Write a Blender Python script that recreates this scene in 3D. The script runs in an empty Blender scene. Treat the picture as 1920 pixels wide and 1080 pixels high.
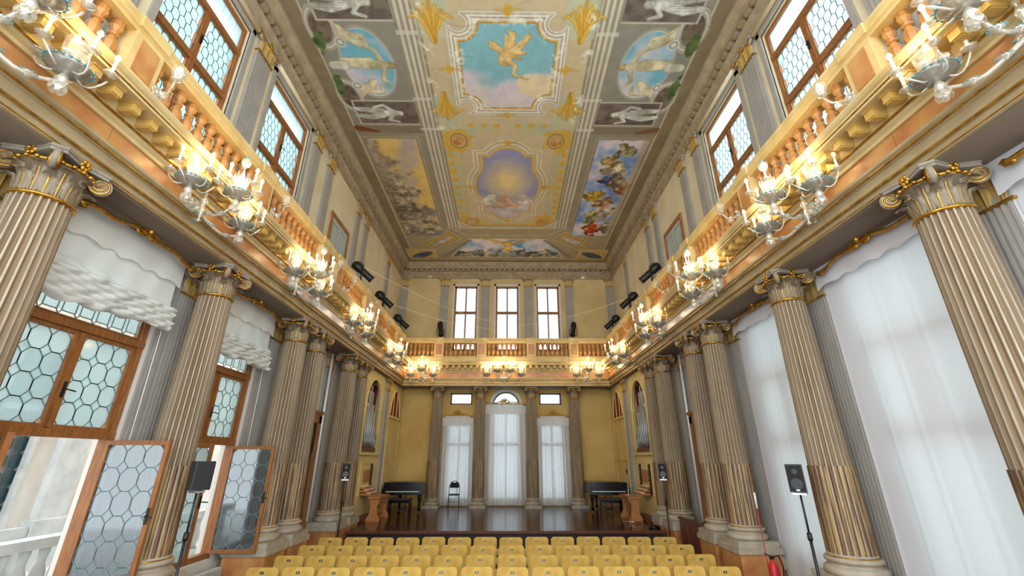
import bpy, math, random
import numpy as np
from mathutils import Vector, Matrix
random.seed(7); RNG = np.random.default_rng(11)
S = bpy.context.scene
COL = S.collection
PI = math.pi

# ------------------------------------------------------------------ camera
PITCH = math.atan(320 / 800.0)
YAW = math.atan(9 * math.cos(PITCH) / 800)
cam = bpy.data.cameras.new('camera')
cam.sensor_fit = 'HORIZONTAL'; cam.sensor_width = 36.0
cam.lens = 36.0 * 800.0 / 1920.0
cam.clip_start = 0.05; cam.clip_end = 300
co = bpy.data.objects.new('camera', cam); COL.objects.link(co)
co.location = (0.03, 0, 2.55)
co.rotation_euler = (PI / 2 + PITCH, 0, -YAW)
S.camera = co
# ------------------------------------------------------------------ world, exposure
W = bpy.data.worlds.new('sky'); S.world = W; W.use_nodes = True
bg = W.node_tree.nodes['Background']
bg.inputs[0].default_value = (0.86, 0.95, 1.0, 1)
bg.inputs[1].default_value = 4.2
S.view_settings.view_transform = 'Standard'; S.view_settings.look = 'None'
S.view_settings.gamma = 1.0; S.view_settings.use_curve_mapping = False
S.view_settings.exposure = 0.0
S.cycles.max_bounces = 7; S.cycles.diffuse_bounces = 4; S.cycles.glossy_bounces = 3
S.cycles.transmission_bounces = 4; S.cycles.transparent_max_bounces = 14
S.cycles.sample_clamp_indirect = 6.0
S.cycles.caustics_reflective = False; S.cycles.caustics_refractive = False

# ------------------------------------------------------------------ materials
def lin(c):
    return tuple((x / 12.92 if x <= .04045 else ((x + .055) / 1.055) ** 2.4) for x in [q / 255.0 for q in c])
MATS = {}
def mat(name, rgb, rough=.6, metal=0.0, rgb2=None, scale=6.0, stretch=(1, 1, 1), bump=0.0, bscale=40.0, spec=.5, kind=None, emit=0.0, detail=4.0, contrast=(.35, .65)):
    m = bpy.data.materials.new(name); m.use_nodes = True
    nt = m.node_tree; N = nt.nodes; L = nt.links
    b = N['Principled BSDF']
    b.inputs['Base Color'].default_value = (*lin(rgb), 1)
    b.inputs['Roughness'].default_value = rough
    b.inputs['Metallic'].default_value = metal
    b.inputs['Specular IOR Level'].default_value = spec
    if rgb2 or bump:
        tc = N.new('ShaderNodeTexCoord'); mp = N.new('ShaderNodeMapping')
        mp.inputs['Scale'].default_value = stretch
        L.new(tc.outputs['Object'], mp.inputs[0])
    if rgb2:
        nz = N.new('ShaderNodeTexNoise'); nz.inputs['Scale'].default_value = scale; nz.inputs['Detail'].default_value = detail
        L.new(mp.outputs[0], nz.inputs['Vector'])
        cr = N.new('ShaderNodeValToRGB')
        cr.color_ramp.elements[0].position = contrast[0]; cr.color_ramp.elements[1].position = contrast[1]
        cr.color_ramp.elements[0].color = (*lin(rgb), 1); cr.color_ramp.elements[1].color = (*lin(rgb2), 1)
        L.new(nz.outputs['Fac'], cr.inputs[0]); L.new(cr.outputs[0], b.inputs['Base Color'])
    if bump:
        n2 = N.new('ShaderNodeTexNoise'); n2.inputs['Scale'].default_value = bscale
        L.new(mp.outputs[0], n2.inputs['Vector'])
        bp = N.new('ShaderNodeBump'); bp.inputs['Strength'].default_value = bump; bp.inputs['Distance'].default_value = .02
        L.new(n2.outputs['Fac'], bp.inputs['Height']); L.new(bp.outputs[0], b.inputs['Normal'])
    if emit:
        b.inputs['Emission Color'].default_value = (*lin(rgb), 1); b.inputs['Emission Strength'].default_value = emit
    MATS[name] = m
    return m
def glassmat(name, tint, gloss=.12, rough=.03, diffuse=0.0, dcol=(255, 255, 255), transl=0.0):
    m = bpy.data.materials.new(name); m.use_nodes = True
    nt = m.node_tree; N = nt.nodes; L = nt.links
    N.remove(N['Principled BSDF'])
    out = N['Material Output']
    t = N.new('ShaderNodeBsdfTransparent'); t.inputs[0].default_value = (*tint, 1)
    g = N.new('ShaderNodeBsdfGlossy'); g.inputs['Roughness'].default_value = rough
    mx = N.new('ShaderNodeMixShader'); mx.inputs[0].default_value = gloss
    L.new(t.outputs[0], mx.inputs[1]); L.new(g.outputs[0], mx.inputs[2])
    cur = mx
    if diffuse:
        d = N.new('ShaderNodeBsdfDiffuse'); d.inputs[0].default_value = (*lin(dcol), 1)
        m2 = N.new('ShaderNodeMixShader'); m2.inputs[0].default_value = diffuse
        L.new(cur.outputs[0], m2.inputs[1]); L.new(d.outputs[0], m2.inputs[2]); cur = m2
    if transl:
        d = N.new('ShaderNodeBsdfTranslucent'); d.inputs[0].default_value = (*lin(dcol), 1)
        m2 = N.new('ShaderNodeMixShader'); m2.inputs[0].default_value = transl
        L.new(cur.outputs[0], m2.inputs[1]); L.new(d.outputs[0], m2.inputs[2]); cur = m2
    L.new(cur.outputs[0], out.inputs[0])
    MATS[name] = m
    return m
def clothmat(name, rgb, transl=.5, transp=0.0):
    m = bpy.data.materials.new(name); m.use_nodes = True
    nt = m.node_tree; N = nt.nodes; L = nt.links
    N.remove(N['Principled BSDF']); out = N['Material Output']
    d = N.new('ShaderNodeBsdfDiffuse'); d.inputs[0].default_value = (*lin(rgb), 1)
    t = N.new('ShaderNodeBsdfTranslucent'); t.inputs[0].default_value = (*lin(rgb), 1)
    mx = N.new('ShaderNodeMixShader'); mx.inputs[0].default_value = transl
    L.new(d.outputs[0], mx.inputs[1]); L.new(t.outputs[0], mx.inputs[2]); cur = mx
    if transp:
        tr = N.new('ShaderNodeBsdfTransparent')
        m2 = N.new('ShaderNodeMixShader'); m2.inputs[0].default_value = transp
        L.new(cur.outputs[0], m2.inputs[1]); L.new(tr.outputs[0], m2.inputs[2]); cur = m2
    L.new(cur.outputs[0], out.inputs[0]); MATS[name] = m
    return m

mat('cream', (226, 212, 178), .8, rgb2=(214, 196, 158), scale=1.2)
mat('ochre', (214, 182, 112), .8, rgb2=(196, 158, 86), scale=.9, bump=.05)
mat('upper_ochre', (212, 190, 140), .8, rgb2=(198, 172, 120), scale=1.1)
mat('white_wall', (212, 206, 196), .8)
mat('grey_stone', (178, 165, 146), .6, rgb2=(158, 144, 124), scale=5)
mat('leaf_stone', (150, 134, 110), .6, rgb2=(124, 108, 86), scale=9)
mat('grey_dark', (146, 136, 122), .65, rgb2=(128, 118, 104), scale=5)
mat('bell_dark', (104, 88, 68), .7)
mat('pilaster_grey', (166, 158, 148), .65, rgb2=(156, 150, 142), scale=3)
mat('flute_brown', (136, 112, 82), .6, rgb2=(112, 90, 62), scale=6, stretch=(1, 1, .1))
mat('gilt', (212, 164, 66), .34, .85, rgb2=(168, 118, 44), scale=14)
mat('gilt_worn', (172, 136, 78), .45, .4, rgb2=(104, 78, 58), scale=26, stretch=(1, 1, .06), contrast=(.36, .56))
mat('gold_paint', (204, 168, 92), .5, .15)
mat('entab', (212, 190, 140), .6, rgb2=(196, 170, 116), scale=3)
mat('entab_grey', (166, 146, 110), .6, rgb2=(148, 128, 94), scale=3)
mat('soffit', (122, 107, 90), .8)  # brownish grey, with some of the soffit's shade put into the colour
mat('marble', (198, 148, 88), .35, rgb2=(172, 104, 62), scale=2.6, detail=9, contrast=(.38, .66))
mat('marble_lilac', (206, 200, 214), .3, rgb2=(196, 150, 118), scale=2.2, detail=9, contrast=(.5, .74))
mat('baluster_stone', (204, 148, 78), .45, rgb2=(170, 112, 56), scale=9)
mat('rail_cream', (222, 196, 138), .55, rgb2=(204, 174, 112), scale=3)
mat('cornice_up', (172, 154, 124), .7, rgb2=(150, 132, 104), scale=4)
mat('wood_win', (158, 100, 48), .45, rgb2=(128, 76, 34), scale=6, stretch=(8, 8, .8))
mat('wood_dark', (92, 62, 48), .5, rgb2=(66, 42, 32), scale=5)
mat('wood_red', (112, 58, 34), .4, rgb2=(84, 40, 24), scale=5, stretch=(6, 6, .8))
mat('wood_orange', (190, 128, 66), .45, rgb2=(160, 98, 46), scale=5, stretch=(1, 6, 6))
mat('wood_frame', (170, 118, 70), .5, rgb2=(140, 92, 52), scale=5, stretch=(6, 6, .8))
mat('wood_carved', (64, 46, 40), .45, rgb2=(34, 26, 24), scale=9, bump=.5, bscale=18)
mat('stage_wood', (70, 38, 26), .16, rgb2=(48, 26, 20), scale=4, stretch=(6, .5, 1))
mat('stage_front', (34, 26, 26), .5)
mat('floor_wood', (120, 78, 52), .35, rgb2=(96, 60, 40), scale=4, stretch=(5, .5, 1))
mat('velvet', (204, 166, 80), .85, rgb2=(186, 144, 64), scale=7, bump=.1, bscale=160)
mat('armrest', (236, 220, 176), .6)
mat('badge', (62, 74, 76), .3, .6)
mat('black', (16, 16, 18), .45)
mat('black_gloss', (10, 10, 11), .2, spec=.35)
mat('black_fabric', (34, 30, 30), .9)
mat('steel', (190, 190, 190), .25, .9)
mat('lead', (112, 138, 140), .6, .1)
mat('ivory', (240, 232, 210), .4)
mat('pipe_metal', (198, 200, 202), .35, .45, rgb2=(160, 164, 170), scale=8, stretch=(1, 1, .3))
mat('red_cloth', (132, 34, 40), .9)
mat('organ_cream', (232, 208, 142), .6, rgb2=(220, 192, 120), scale=1.5)
mat('red', (190, 24, 34), .4)
mat('white_paint', (236, 236, 234), .5)
mat('shutter', (176, 186, 178), .6)
mat('out_wall', (236, 230, 224), .9, rgb2=(214, 200, 190), scale=1.4, detail=8)
mat('out_stone', (222, 222, 220), .85, rgb2=(196, 198, 198), scale=3)
mat('out_rust', (214, 184, 154), .9)
mat('leaf', (96, 140, 66), .7)
mat('aqua', (70, 160, 172), .25)
mat('candle', (244, 240, 230), .5)
mat('teal_dark', (60, 84, 92), .3)
m = mat('bulb', (255, 226, 170), .4); b = m.node_tree.nodes['Principled BSDF']
b.inputs['Emission Color'].default_value = (1, .80, .48, 1); b.inputs['Emission Strength'].default_value = 9
glassmat('murano', (.95, .94, .90), .26, .10, diffuse=.26, dcol=(236, 230, 214))
glassmat('murano_grey', (.84, .86, .86), .2, .15, diffuse=.42, dcol=(150, 148, 140))
glassmat('pane_upper', (.62, .70, .71), .05, .2, transl=.5, dcol=(214, 232, 234))
glassmat('pane_lower', (.70, .77, .78), .08, .08, transl=.4, dcol=(218, 234, 236))
glassmat('pane_open', (.66, .71, .74), .14, .06, diffuse=.14, dcol=(128, 138, 144))
glassmat('pane_back', (.66, .71, .75), .05, .1, transl=.4, dcol=(220, 226, 232))
clothmat('blind_cloth', (240, 238, 232), .35)
clothmat('curtain_right', (228, 226, 228), .2)
clothmat('sheer', (226, 221, 214), .5, .10)

# ------------------------------------------------------------------ mesh builder
class MB:
    def __init__(s): s.v = []; s.f = []; s.m = []; s.sm = []
    def add(s, vs, fs, mi=0, smooth=False):
        o = len(s.v); s.v += [tuple(p) for p in vs]
        for f in fs: s.f.append([i + o for i in f]); s.m.append(mi); s.sm.append(smooth)
        return s
    def box(s, x0, x1, y0, y1, z0, z1, mi=0):
        if x0 > x1: x0, x1 = x1, x0
        if y0 > y1: y0, y1 = y1, y0
        v = [(x0, y0, z0), (x1, y0, z0), (x1, y1, z0), (x0, y1, z0), (x0, y0, z1), (x1, y0, z1), (x1, y1, z1), (x0, y1, z1)]
        return s.add(v, [(0, 3, 2, 1), (4, 5, 6, 7), (0, 1, 5, 4), (1, 2, 6, 5), (2, 3, 7, 6), (3, 0, 4, 7)], mi)
    def cbox(s, c, d, mi=0): return s.box(c[0]-d[0]/2, c[0]+d[0]/2, c[1]-d[1]/2, c[1]+d[1]/2, c[2]-d[2]/2, c[2]+d[2]/2, mi)
    def lathe(s, prof, seg=16, c=(0, 0, 0), mi=0, smooth=True, ax='z', a0=0.0):
        vs = []; fs = []
        for r, z in prof:
            for k in range(seg):
                a = a0 + 2*PI*k/seg
                p = (r*math.cos(a), r*math.sin(a), z)
                if ax == 'y': p = (p[0], p[2], p[1])
                if ax == 'x': p = (p[2], p[0], p[1])
                vs.append((p[0]+c[0], p[1]+c[1], p[2]+c[2]))
        for i in range(len(prof)-1):
            for k in range(seg):
                k2 = (k+1) % seg
                q = (i*seg+k, i*seg+k2, (i+1)*seg+k2, (i+1)*seg+k)
                fs.append(q if ax != 'y' else q[::-1])
        s.add(vs, fs, mi, smooth)
        o = len(s.v) - len(vs)
        for i, fl in ((0, True), (len(prof)-1, False)):
            if prof[i][0] > 1e-4:
                r = list(range(o+i*seg, o+(i+1)*seg))
                if fl != (ax == 'y'): r = r[::-1]
                s.f.append(r); s.m.append(mi); s.sm.append(False)
        return s
    def tube(s, pts, r, seg=8, mi=0, caps=True):
        pts = [Vector(p) for p in pts]; n = len(pts); vs = []; fs = []
        rr = r if isinstance(r, (list, tuple)) else [r]*n
        prev = None
        for i in range(n):
            t = (pts[min(i+1, n-1)] - pts[max(i-1, 0)]).normalized()
            if prev is None:
                a = Vector((0, 0, 1)) if abs(t.z) < .9 else Vector((1, 0, 0))
                u = t.cross(a).normalized()
            else:
                u = (prev - t*prev.dot(t)).normalized()
            w = t.cross(u); prev = u
            for k in range(seg):
                a = 2*PI*k/seg
                vs.append(pts[i] + (u*math.cos(a) + w*math.sin(a))*rr[i])
        for i in range(n-1):
            for k in range(seg):
                k2 = (k+1) % seg
                fs.append((i*seg+k, i*seg+k2, (i+1)*seg+k2, (i+1)*seg+k))
        if caps: fs.append(list(range(seg))[::-1]); fs.append([(n-1)*seg+k for k in range(seg)])
        return s.add(vs, fs, mi, True)
    def ell(s, c, r, seg=10, rings=6, mi=0):
        prof = []
        vs = []; fs = []
        for i in range(rings+1):
            a = PI*i/rings - PI/2
            for k in range(seg):
                t = 2*PI*k/seg
                vs.append((c[0]+r[0]*math.cos(a)*math.cos(t), c[1]+r[1]*math.cos(a)*math.sin(t), c[2]+r[2]*math.sin(a)))
        for i in range(rings):
            for k in range(seg):
                k2 = (k+1) % seg
                fs.append((i*seg+k, i*seg+k2, (i+1)*seg+k2, (i+1)*seg+k))
        return s.add(vs, fs, mi, True)
    def prism(s, poly, a, b, ax='y', mi=0, smooth=False):
        """poly: 2D outline; ax y: (x,z) swept along y; x: (y,z) along x; z: (x,y) along z"""
        n = len(poly)
        def P(p, t): return (p[0], t, p[1]) if ax == 'y' else ((t, p[0], p[1]) if ax == 'x' else (p[0], p[1], t))
        vs = [P(p, a) for p in poly] + [P(p, b) for p in poly]
        fs = [[(i), (i+1) % n, n+(i+1) % n, n+i] for i in range(n)]
        s.add(vs, fs, mi, smooth)
        return s.add(vs, [list(range(n))[::-1], list(range(n, 2*n))], mi)
    def strip(s, rows, mi=0, smooth=True, closed=False):
        """rows: list of equal-length point rows -> quad grid"""
        n = len(rows[0]); vs = [p for r in rows for p in r]; fs = []
        for i in range(len(rows)-1):
            for k in range(n-1+(1 if closed else 0)):
                k2 = (k+1) % n
                fs.append((i*n+k, i*n+k2, (i+1)*n+k2, (i+1)*n+k))
        return s.add(vs, fs, mi, smooth)
    def mesh(s, name, mats):
        me = bpy.data.meshes.new(name)
        me.from_pydata(s.v, [], s.f)
        for x in mats: me.materials.append(MATS[x])
        me.polygons.foreach_set('material_index', s.m)
        me.polygons.foreach_set('use_smooth', s.sm)
        me.update()
        import bmesh
        bm = bmesh.new(); bm.from_mesh(me); bmesh.ops.recalc_face_normals(bm, faces=bm.faces); bm.to_mesh(me); bm.free()
        return me
def obj(name, me, parent=None, loc=(0, 0, 0), rot=(0, 0, 0), scale=(1, 1, 1)):
    o = bpy.data.objects.new(name, me); COL.objects.link(o)
    if parent is not None: o.parent = parent
    o.location = loc; o.rotation_euler = rot; o.scale = scale
    return o
def tag(o, label, cat=None, group=None, kind=None):
    o['label'] = label
    if cat: o['category'] = cat
    if group: o['group'] = group
    if kind: o['kind'] = kind
    return o
def empty(name, loc=(0, 0, 0), rz=0.0):
    o = bpy.data.objects.new(name, None); COL.objects.link(o)
    o.empty_display_size = .1; o.location = loc; o.rotation_euler = (0, 0, rz)
    return o
def B1(name, mats, parent=None, fn=None, **k):
    b = MB(); fn(b)
    return obj(name, b.mesh(name, mats), parent, **k)
def boxobj(name, m, parent, x0, x1, y0, y1, z0, z1, **k):
    return obj(name, MB().box(x0, x1, y0, y1, z0, z1).mesh(name, [m]), parent, **k)
def bevel(o, w=.01, seg=2):
    md = o.modifiers.new('bevel', 'BEVEL'); md.width = w; md.segments = seg; md.limit_method = 'ANGLE'
    return o
ORD = ['first', 'second', 'third', 'fourth', 'fifth', 'sixth', 'seventh', 'eighth', 'ninth', 'tenth', 'eleventh', 'twelfth', 'thirteenth', 'fourteenth']
SIDE = {-1: 'left', 1: 'right'}
SIDED = {-1: 'on the casement side', 1: 'on the long curtain side'}
XE, YE = 4.33, 18.03       # front planes of the lower entablature
XW, YW = 5.08, 19.02       # wall planes
XC = 4.57                  # column axis
ZC = 11.38                 # ceiling
Y0 = 0.6
COLY = {-1: [3.64, 6.34, 9.08, 10.04, 12.42, 13.4], 1: [3.8, 6.46, 9.17, 10.17, 12.48, 13.44]}
# ------------------------------------------------------------------ floor, walls
o = boxobj('floor', 'floor_wood', None, -5.4, 5.4, Y0 - 3, 19.3, -.12, 0)
tag(o, 'brown wooden hall floor under the seat rows', kind='structure')
def wall_holes(b, a0, a1, z0, z1, holes, put, mi=0):
    """fills rectangle a0..a1 x z0..z1 minus holes with boxes; put(a0,a1,z0,z1)"""
    xs = sorted({a0, a1, *[h[0] for h in holes], *[h[1] for h in holes]})
    for p, q in zip(xs[:-1], xs[1:]):
        cut = sorted([(h[2], h[3]) for h in holes if h[0] <= p + 1e-6 and h[1] >= q - 1e-6])
        z = z0
        for c0, c1 in cut:
            if c0 > z: put(p, q, z, c0)
            z = max(z, c1)
        if z < z1: put(p, q, z, z1)
LOWH = [(1.5, 3.3, .95, 5.15), (4.2, 6.0, .95, 5.15), (6.88, 8.68, .95, 5.15)]
UPH = [(1.6, 3.35, 7.0, 10.4), (4.3, 6.02, 7.0, 10.4), (7.0, 8.75, 7.0, 10.4)]
for sd in (-1, 1):
    b = MB()
    put = lambda p, q, z, w: b.box(sd*XW, sd*(XW+.32), p, q, z, w, 0)
    wall_holes(b, Y0, YW + .3, 0, 6.3, LOWH, put)
    put = lambda p, q, z, w: b.box(sd*XW, sd*(XW+.32), p, q, z, w, 1)
    wall_holes(b, Y0, YW + .3, 6.3, ZC + .1, UPH, put)
    o = obj('wall_' + SIDE[sd], b.mesh('wall', ['white_wall', 'cream']))
    tag(o, 'tall cream side wall ' + SIDED[sd], kind='structure')
BUP = [(x-.53, x+.53, 7.1, 10.25) for x in (-1.96, 0, 1.93)]
BLO = [(-2.45, -1.5, 4.72, 5.22), (1.42, 2.37, 4.72, 5.22), (-2.5, -1.5, 1.0, 4.1), (1.42, 2.42, 1.0, 4.1), (-.62, .56, 1.0, 4.72)]
b = MB()
wall_holes(b, -XW, XW, 0, 6.3, BLO + [(-.72, .66, 4.72, 5.3)], lambda p, q, z, w: b.box(p, q, YW, YW+.3, z, w, 0))
wall_holes(b, -XW, XW, 6.3, ZC + .1, BUP, lambda p, q, z, w: b.box(p, q, YW, YW+.3, z, w, 1))
# fill round the lunette so the opening is a half circle
cx, r = -.03, .58
for k in range(16):
    a, a2 = PI*k/16, PI*(k+1)/16
    p = [(cx+r*math.cos(a), 4.72+r*math.sin(a)*.95), (cx+r*math.cos(a2), 4.72+r*math.sin(a2)*.95)]
    b.prism([p[0], p[1], (p[1][0], 5.3), (p[0][0], 5.3)], YW, YW+.3, 'y', 0)
b.box(-.72, cx-r, YW, YW+.3, 4.72, 5.3); b.box(cx+r, .66, YW, YW+.3, 4.72, 5.3)
o = obj('wall_back', b.mesh('wall', ['ochre', 'upper_ochre']))
tag(o, 'ochre end wall behind the stage with three bays of windows', kind='structure')

# ------------------------------------------------------------------ stage
st = empty('stage', (0, 12.72, 0)); tag(st, 'dark polished wooden stage with black front below the back windows', 'stage')
B1('stage_floor', ['stage_wood'], st, lambda b: (b.box(-4.16, 4.16, -.02, 1.2, .74, .8), b.box(-4.46, 4.46, 1.2, 6.29, .74, .8)))
B1('nosing', ['wood_red'], st, lambda b: b.box(-4.16, 4.16, -.06, -.02, .735, .8))
B1('front_panel', ['stage_front'], st, lambda b: b.box(-4.16, 4.16, .02, .1, 0, .74))
for k in range(7):
    x = -3.55 + k*1.183
    me = MB(); t = .03
    me.box(x-.56, x+.56, 0, .03, .56, .59); me.box(x-.56, x+.56, 0, .03, .1, .13)
    me.box(x-.56, x-.53, 0, .03, .13, .56); me.box(x+.53, x+.56, 0, .03, .13, .56)
    obj('panel_moulding', me.mesh('moulding', ['black']), st)

# ------------------------------------------------------------------ lower entablature
ARCH = [(-.6, 5.37), (0, 5.37), (0, 5.45), (.02, 5.455), (.02, 5.475), (.035, 5.48), (.035, 5.585), (.07, 5.60), (.07, 5.625), (.1, 5.65), (.1, 5.685), (-.6, 5.685)]
ALINE = [[(.021, 5.455), (.034, 5.462), (.034, 5.474), (.021, 5.48)], [(.071, 5.6), (.084, 5.607), (.084, 5.62), (.071, 5.626)], [(-.001, 5.38), (.006, 5.385), (.006, 5.395), (-.001, 5.4)]]
FRZ = [(-.6, 5.685), (.01, 5.685), (.01, 5.925), (-.6, 5.925)]
BED = [(-.6, 5.925), (.04, 5.925), (.05, 5.96), (.09, 5.985), (.09, 6.0), (.11, 6.02), (.11, 6.17), (-.6, 6.17)]
COR = [(-.6, 6.17), (.36, 6.17), (.36, 6.25), (.385, 6.265), (.41, 6.295), (.41, 6.315), (-.6, 6.315)]
MOD = MB(); MOD.box(-.05, .05, -.18, 0, -.11, 0); MOD.box(-.06, .06, -.195, 0, -.022, -.0); MOD.box(-.04, .04, -.165, -.02, -.125, -.11)
MODM = MOD.mesh('modillion', ['gold_paint'])
def entab(name, label, side):
    e = empty(name, (0, 0, 0)); tag(e, label, kind='structure')
    if side:
        T = lambda pr: [(side*(XE - d), z) for d, z in pr]
        sw = lambda pr, m, nm: obj(nm, MB().prism(T(pr), Y0, YW, 'y').mesh(nm, [m]), e)
    else:
        T = lambda pr: [(YE - d, z) for d, z in pr]
        sw = lambda pr, m, nm: obj(nm, MB().prism(T(pr), -XE - .05, XE + .05, 'x').mesh(nm, [m]), e)
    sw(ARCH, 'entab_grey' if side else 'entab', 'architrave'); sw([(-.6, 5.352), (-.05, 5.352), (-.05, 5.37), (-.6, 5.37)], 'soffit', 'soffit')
    for l in ALINE: sw(l, 'gilt', 'gilt_line')
    sw(BED, 'entab', 'bed_moulding'); sw(COR, 'entab', 'cornice')
    sw([(.111, 6.0), (.125, 6.01), (.125, 6.025), (.111, 6.03)], 'gilt', 'gilt_line')
    sw([(.361, 6.2), (.37, 6.205), (.37, 6.215), (.361, 6.22)], 'gilt', 'gilt_line')
    # frieze in marble slabs
    if side:
        cuts = [Y0, 2.4, 3.75, 5.1, 6.45, 7.8, 9.12, 10.08, 11.26, 12.45, 13.42, 14.9, 16.45, 17.9]
        for k, (p, q) in enumerate(zip(cuts[:-1], cuts[1:])):
            obj('frieze_slab', MB().prism(T(FRZ), p+.003, q-.003, 'y').mesh('slab', ['marble_lilac' if p in (7.8, 9.12, 10.08, 12.45) else 'marble']), e)
        n = int((17.7 - Y0)/.245)
        for k in range(n):
            obj('modillion', MODM, e, (side*(XE-.11), Y0+.12+k*.245, 6.17), (0, 0, side*-PI/2))
    else:
        for p, q in zip([-4.38, -2.9, -1.08, 1.05, 2.85], [-2.9, -1.08, 1.05, 2.85, 4.38]):
            obj('frieze_slab', MB().prism(T(FRZ), p+.003, q-.003, 'x').mesh('slab', ['marble']), e)
        for k in range(31):
            obj('modillion', MODM, e, (-3.72+k*.248, YE-.11, 6.17))
    return e
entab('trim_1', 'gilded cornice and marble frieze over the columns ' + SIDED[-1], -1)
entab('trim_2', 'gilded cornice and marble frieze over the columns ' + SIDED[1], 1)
entab('trim_3', 'gilded cornice and marble frieze across the back above the stage', 0)

# ------------------------------------------------------------------ gallery balustrades
BP = [(.055, 0), (.055, .05), (.035, .07), (.05, .12), (.07, .19), (.066, .24), (.034, .32), (.028, .34), (.05, .355), (.05, .375), (.03, .39), (.04, .42), (.062, .47), (.05, .52), (.055, .535), (.055, .57)]
BALM = MB().lathe([(r*1.12, z) for r, z in BP], 8, smooth=False).mesh('baluster', ['baluster_stone'])
RAILP = [(-.13, 7.19), (.13, 7.19), (.13, 7.235), (.16, 7.25), (.16, 7.31), (.13, 7.33), (.15, 7.37), (.15, 7.4), (-.15, 7.4), (-.15, 7.37), (-.13, 7.33)]
BASEP = [(-.14, 6.315), (.17, 6.315), (.17, 6.55), (.15, 6.58), (.13, 6.62), (-.14, 6.62)]
def balus(label, side, peds):
    e = empty('balustrade', (0, 0, 0)); tag(e, label, 'balustrade')
    ax = 'y' if side else 'x'
    c = (XE + .1) if side else (YE + .1)
    T = (lambda pr: [(side*(c - d), z) for d, z in pr]) if side else (lambda pr: [(c - d, z) for d, z in pr])
    a0, a1 = (Y0, YE - .08) if side else (-XE - .1, XE + .1)
    obj('handrail', MB().prism(T(RAILP), a0, a1, ax).mesh('rail', ['rail_cream']), e)
    obj('base_course', MB().prism(T(BASEP), a0, a1, ax).mesh('base', ['rail_cream']), e)
    def bx(p, q, d0, d1, z0, z1, m, nm, par=e):
        b = MB()
        if side: b.box(side*(c-d0), side*(c-d1), p, q, z0, z1)
        else: b.box(p, q, c-d1, c-d0, z0, z1)
        return obj(nm, b.mesh(nm, [m]), par)
    for p in peds:
        pd = bx(p-.2, p+.2, -.15, .15, 6.6, 7.2, 'rail_cream', 'pedestal')
        bx(p-.13, p+.13, .148, .165, 6.68, 7.13, 'marble', 'marble_panel', pd)
        bx(p-.23, p+.23, -.16, .2, 6.33, 6.56, 'rail_cream', 'pedestal_foot', pd)
        bx(p-.22, p+.22, -.17, .18, 7.25, 7.41, 'rail_cream', 'pedestal_cap', pd)
    ps = [a0] + [q for p in peds for q in (p-.2, p+.2)] + [a1]
    for p, q in zip(ps[::2], ps[1::2]):
        L = q - p; n = int(round(L/.2))
        if n < 1: continue
        for k in range(n):
            t = p + (k+.5)*L/n
            obj('baluster', BALM, e, (side*c, t, 6.62) if side else (t, c, 6.62), (0, 0, PI/8))
SPED = [3.75, 6.45, 9.12, 10.08, 12.45, 13.42, 16.45]
balus('stone gallery balustrade with orange balusters ' + SIDED[-1], -1, SPED)
balus('stone gallery balustrade with orange balusters ' + SIDED[1], 1, SPED)
balus('stone gallery balustrade across the back below three tall windows', 0, [-2.92, -1.08, 1.05, 2.88])
# gallery walk: floor slab behind the balustrades
B1('gallery_floor', ['soffit'], None, lambda b: (b.box(-XW, -XE, Y0, YW, 6.2, 6.3), b.box(XE, XW, Y0, YW, 6.2, 6.3), b.box(-XE, XE, YE, YW, 6.2, 6.3)))
tag(bpy.data.objects['gallery_floor'], 'narrow gallery floor running behind the stone balustrades', kind='structure')

# ------------------------------------------------------------------ upper cornice
UC = [(0, 10.62), (.05, 10.63), (.05, 10.74), (.08, 10.76), (.08, 10.86), (.11, 10.88), (.13, 10.93), (.13, 10.95), (.05, 10.955), (.05, 11.06), (.24, 11.07), (.24, 11.17), (.28, 11.2), (.33, 11.28), (.35, 11.3), (.35, ZC), (0, ZC)]
DENM = MB().box(-.07, .07, -.08, .09, -.105, 0).mesh('dentil', ['cornice_up'])
def upcor(name, label, side):
    e = empty(name); tag(e, label, kind='structure')
    if side:
        obj('cornice', MB().prism([(side*(XW-d), z) for d, z in UC], Y0, YW, 'y').mesh('cornice', ['cornice_up']), e)
        for k in range(int((YW-.3-Y0)/.25)):
            obj('dentil', DENM, e, (side*(XW-.13), Y0+.1+k*.25, 11.06), (0, 0, side*-PI/2))
    else:
        obj('cornice', MB().prism([(YW-d, z) for d, z in UC], -XW, XW, 'x').mesh('cornice', ['cornice_up']), e)
        for k in range(38):
            obj('dentil', DENM, e, (-4.62+k*.25, YW-.13, 11.06))
upcor('trim_4', 'moulded brown ceiling cornice with blocks ' + SIDED[-1], -1)
upcor('trim_5', 'moulded brown ceiling cornice with blocks ' + SIDED[1], 1)
upcor('trim_6', 'moulded brown ceiling cornice with blocks above the three back windows', 0)

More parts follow.
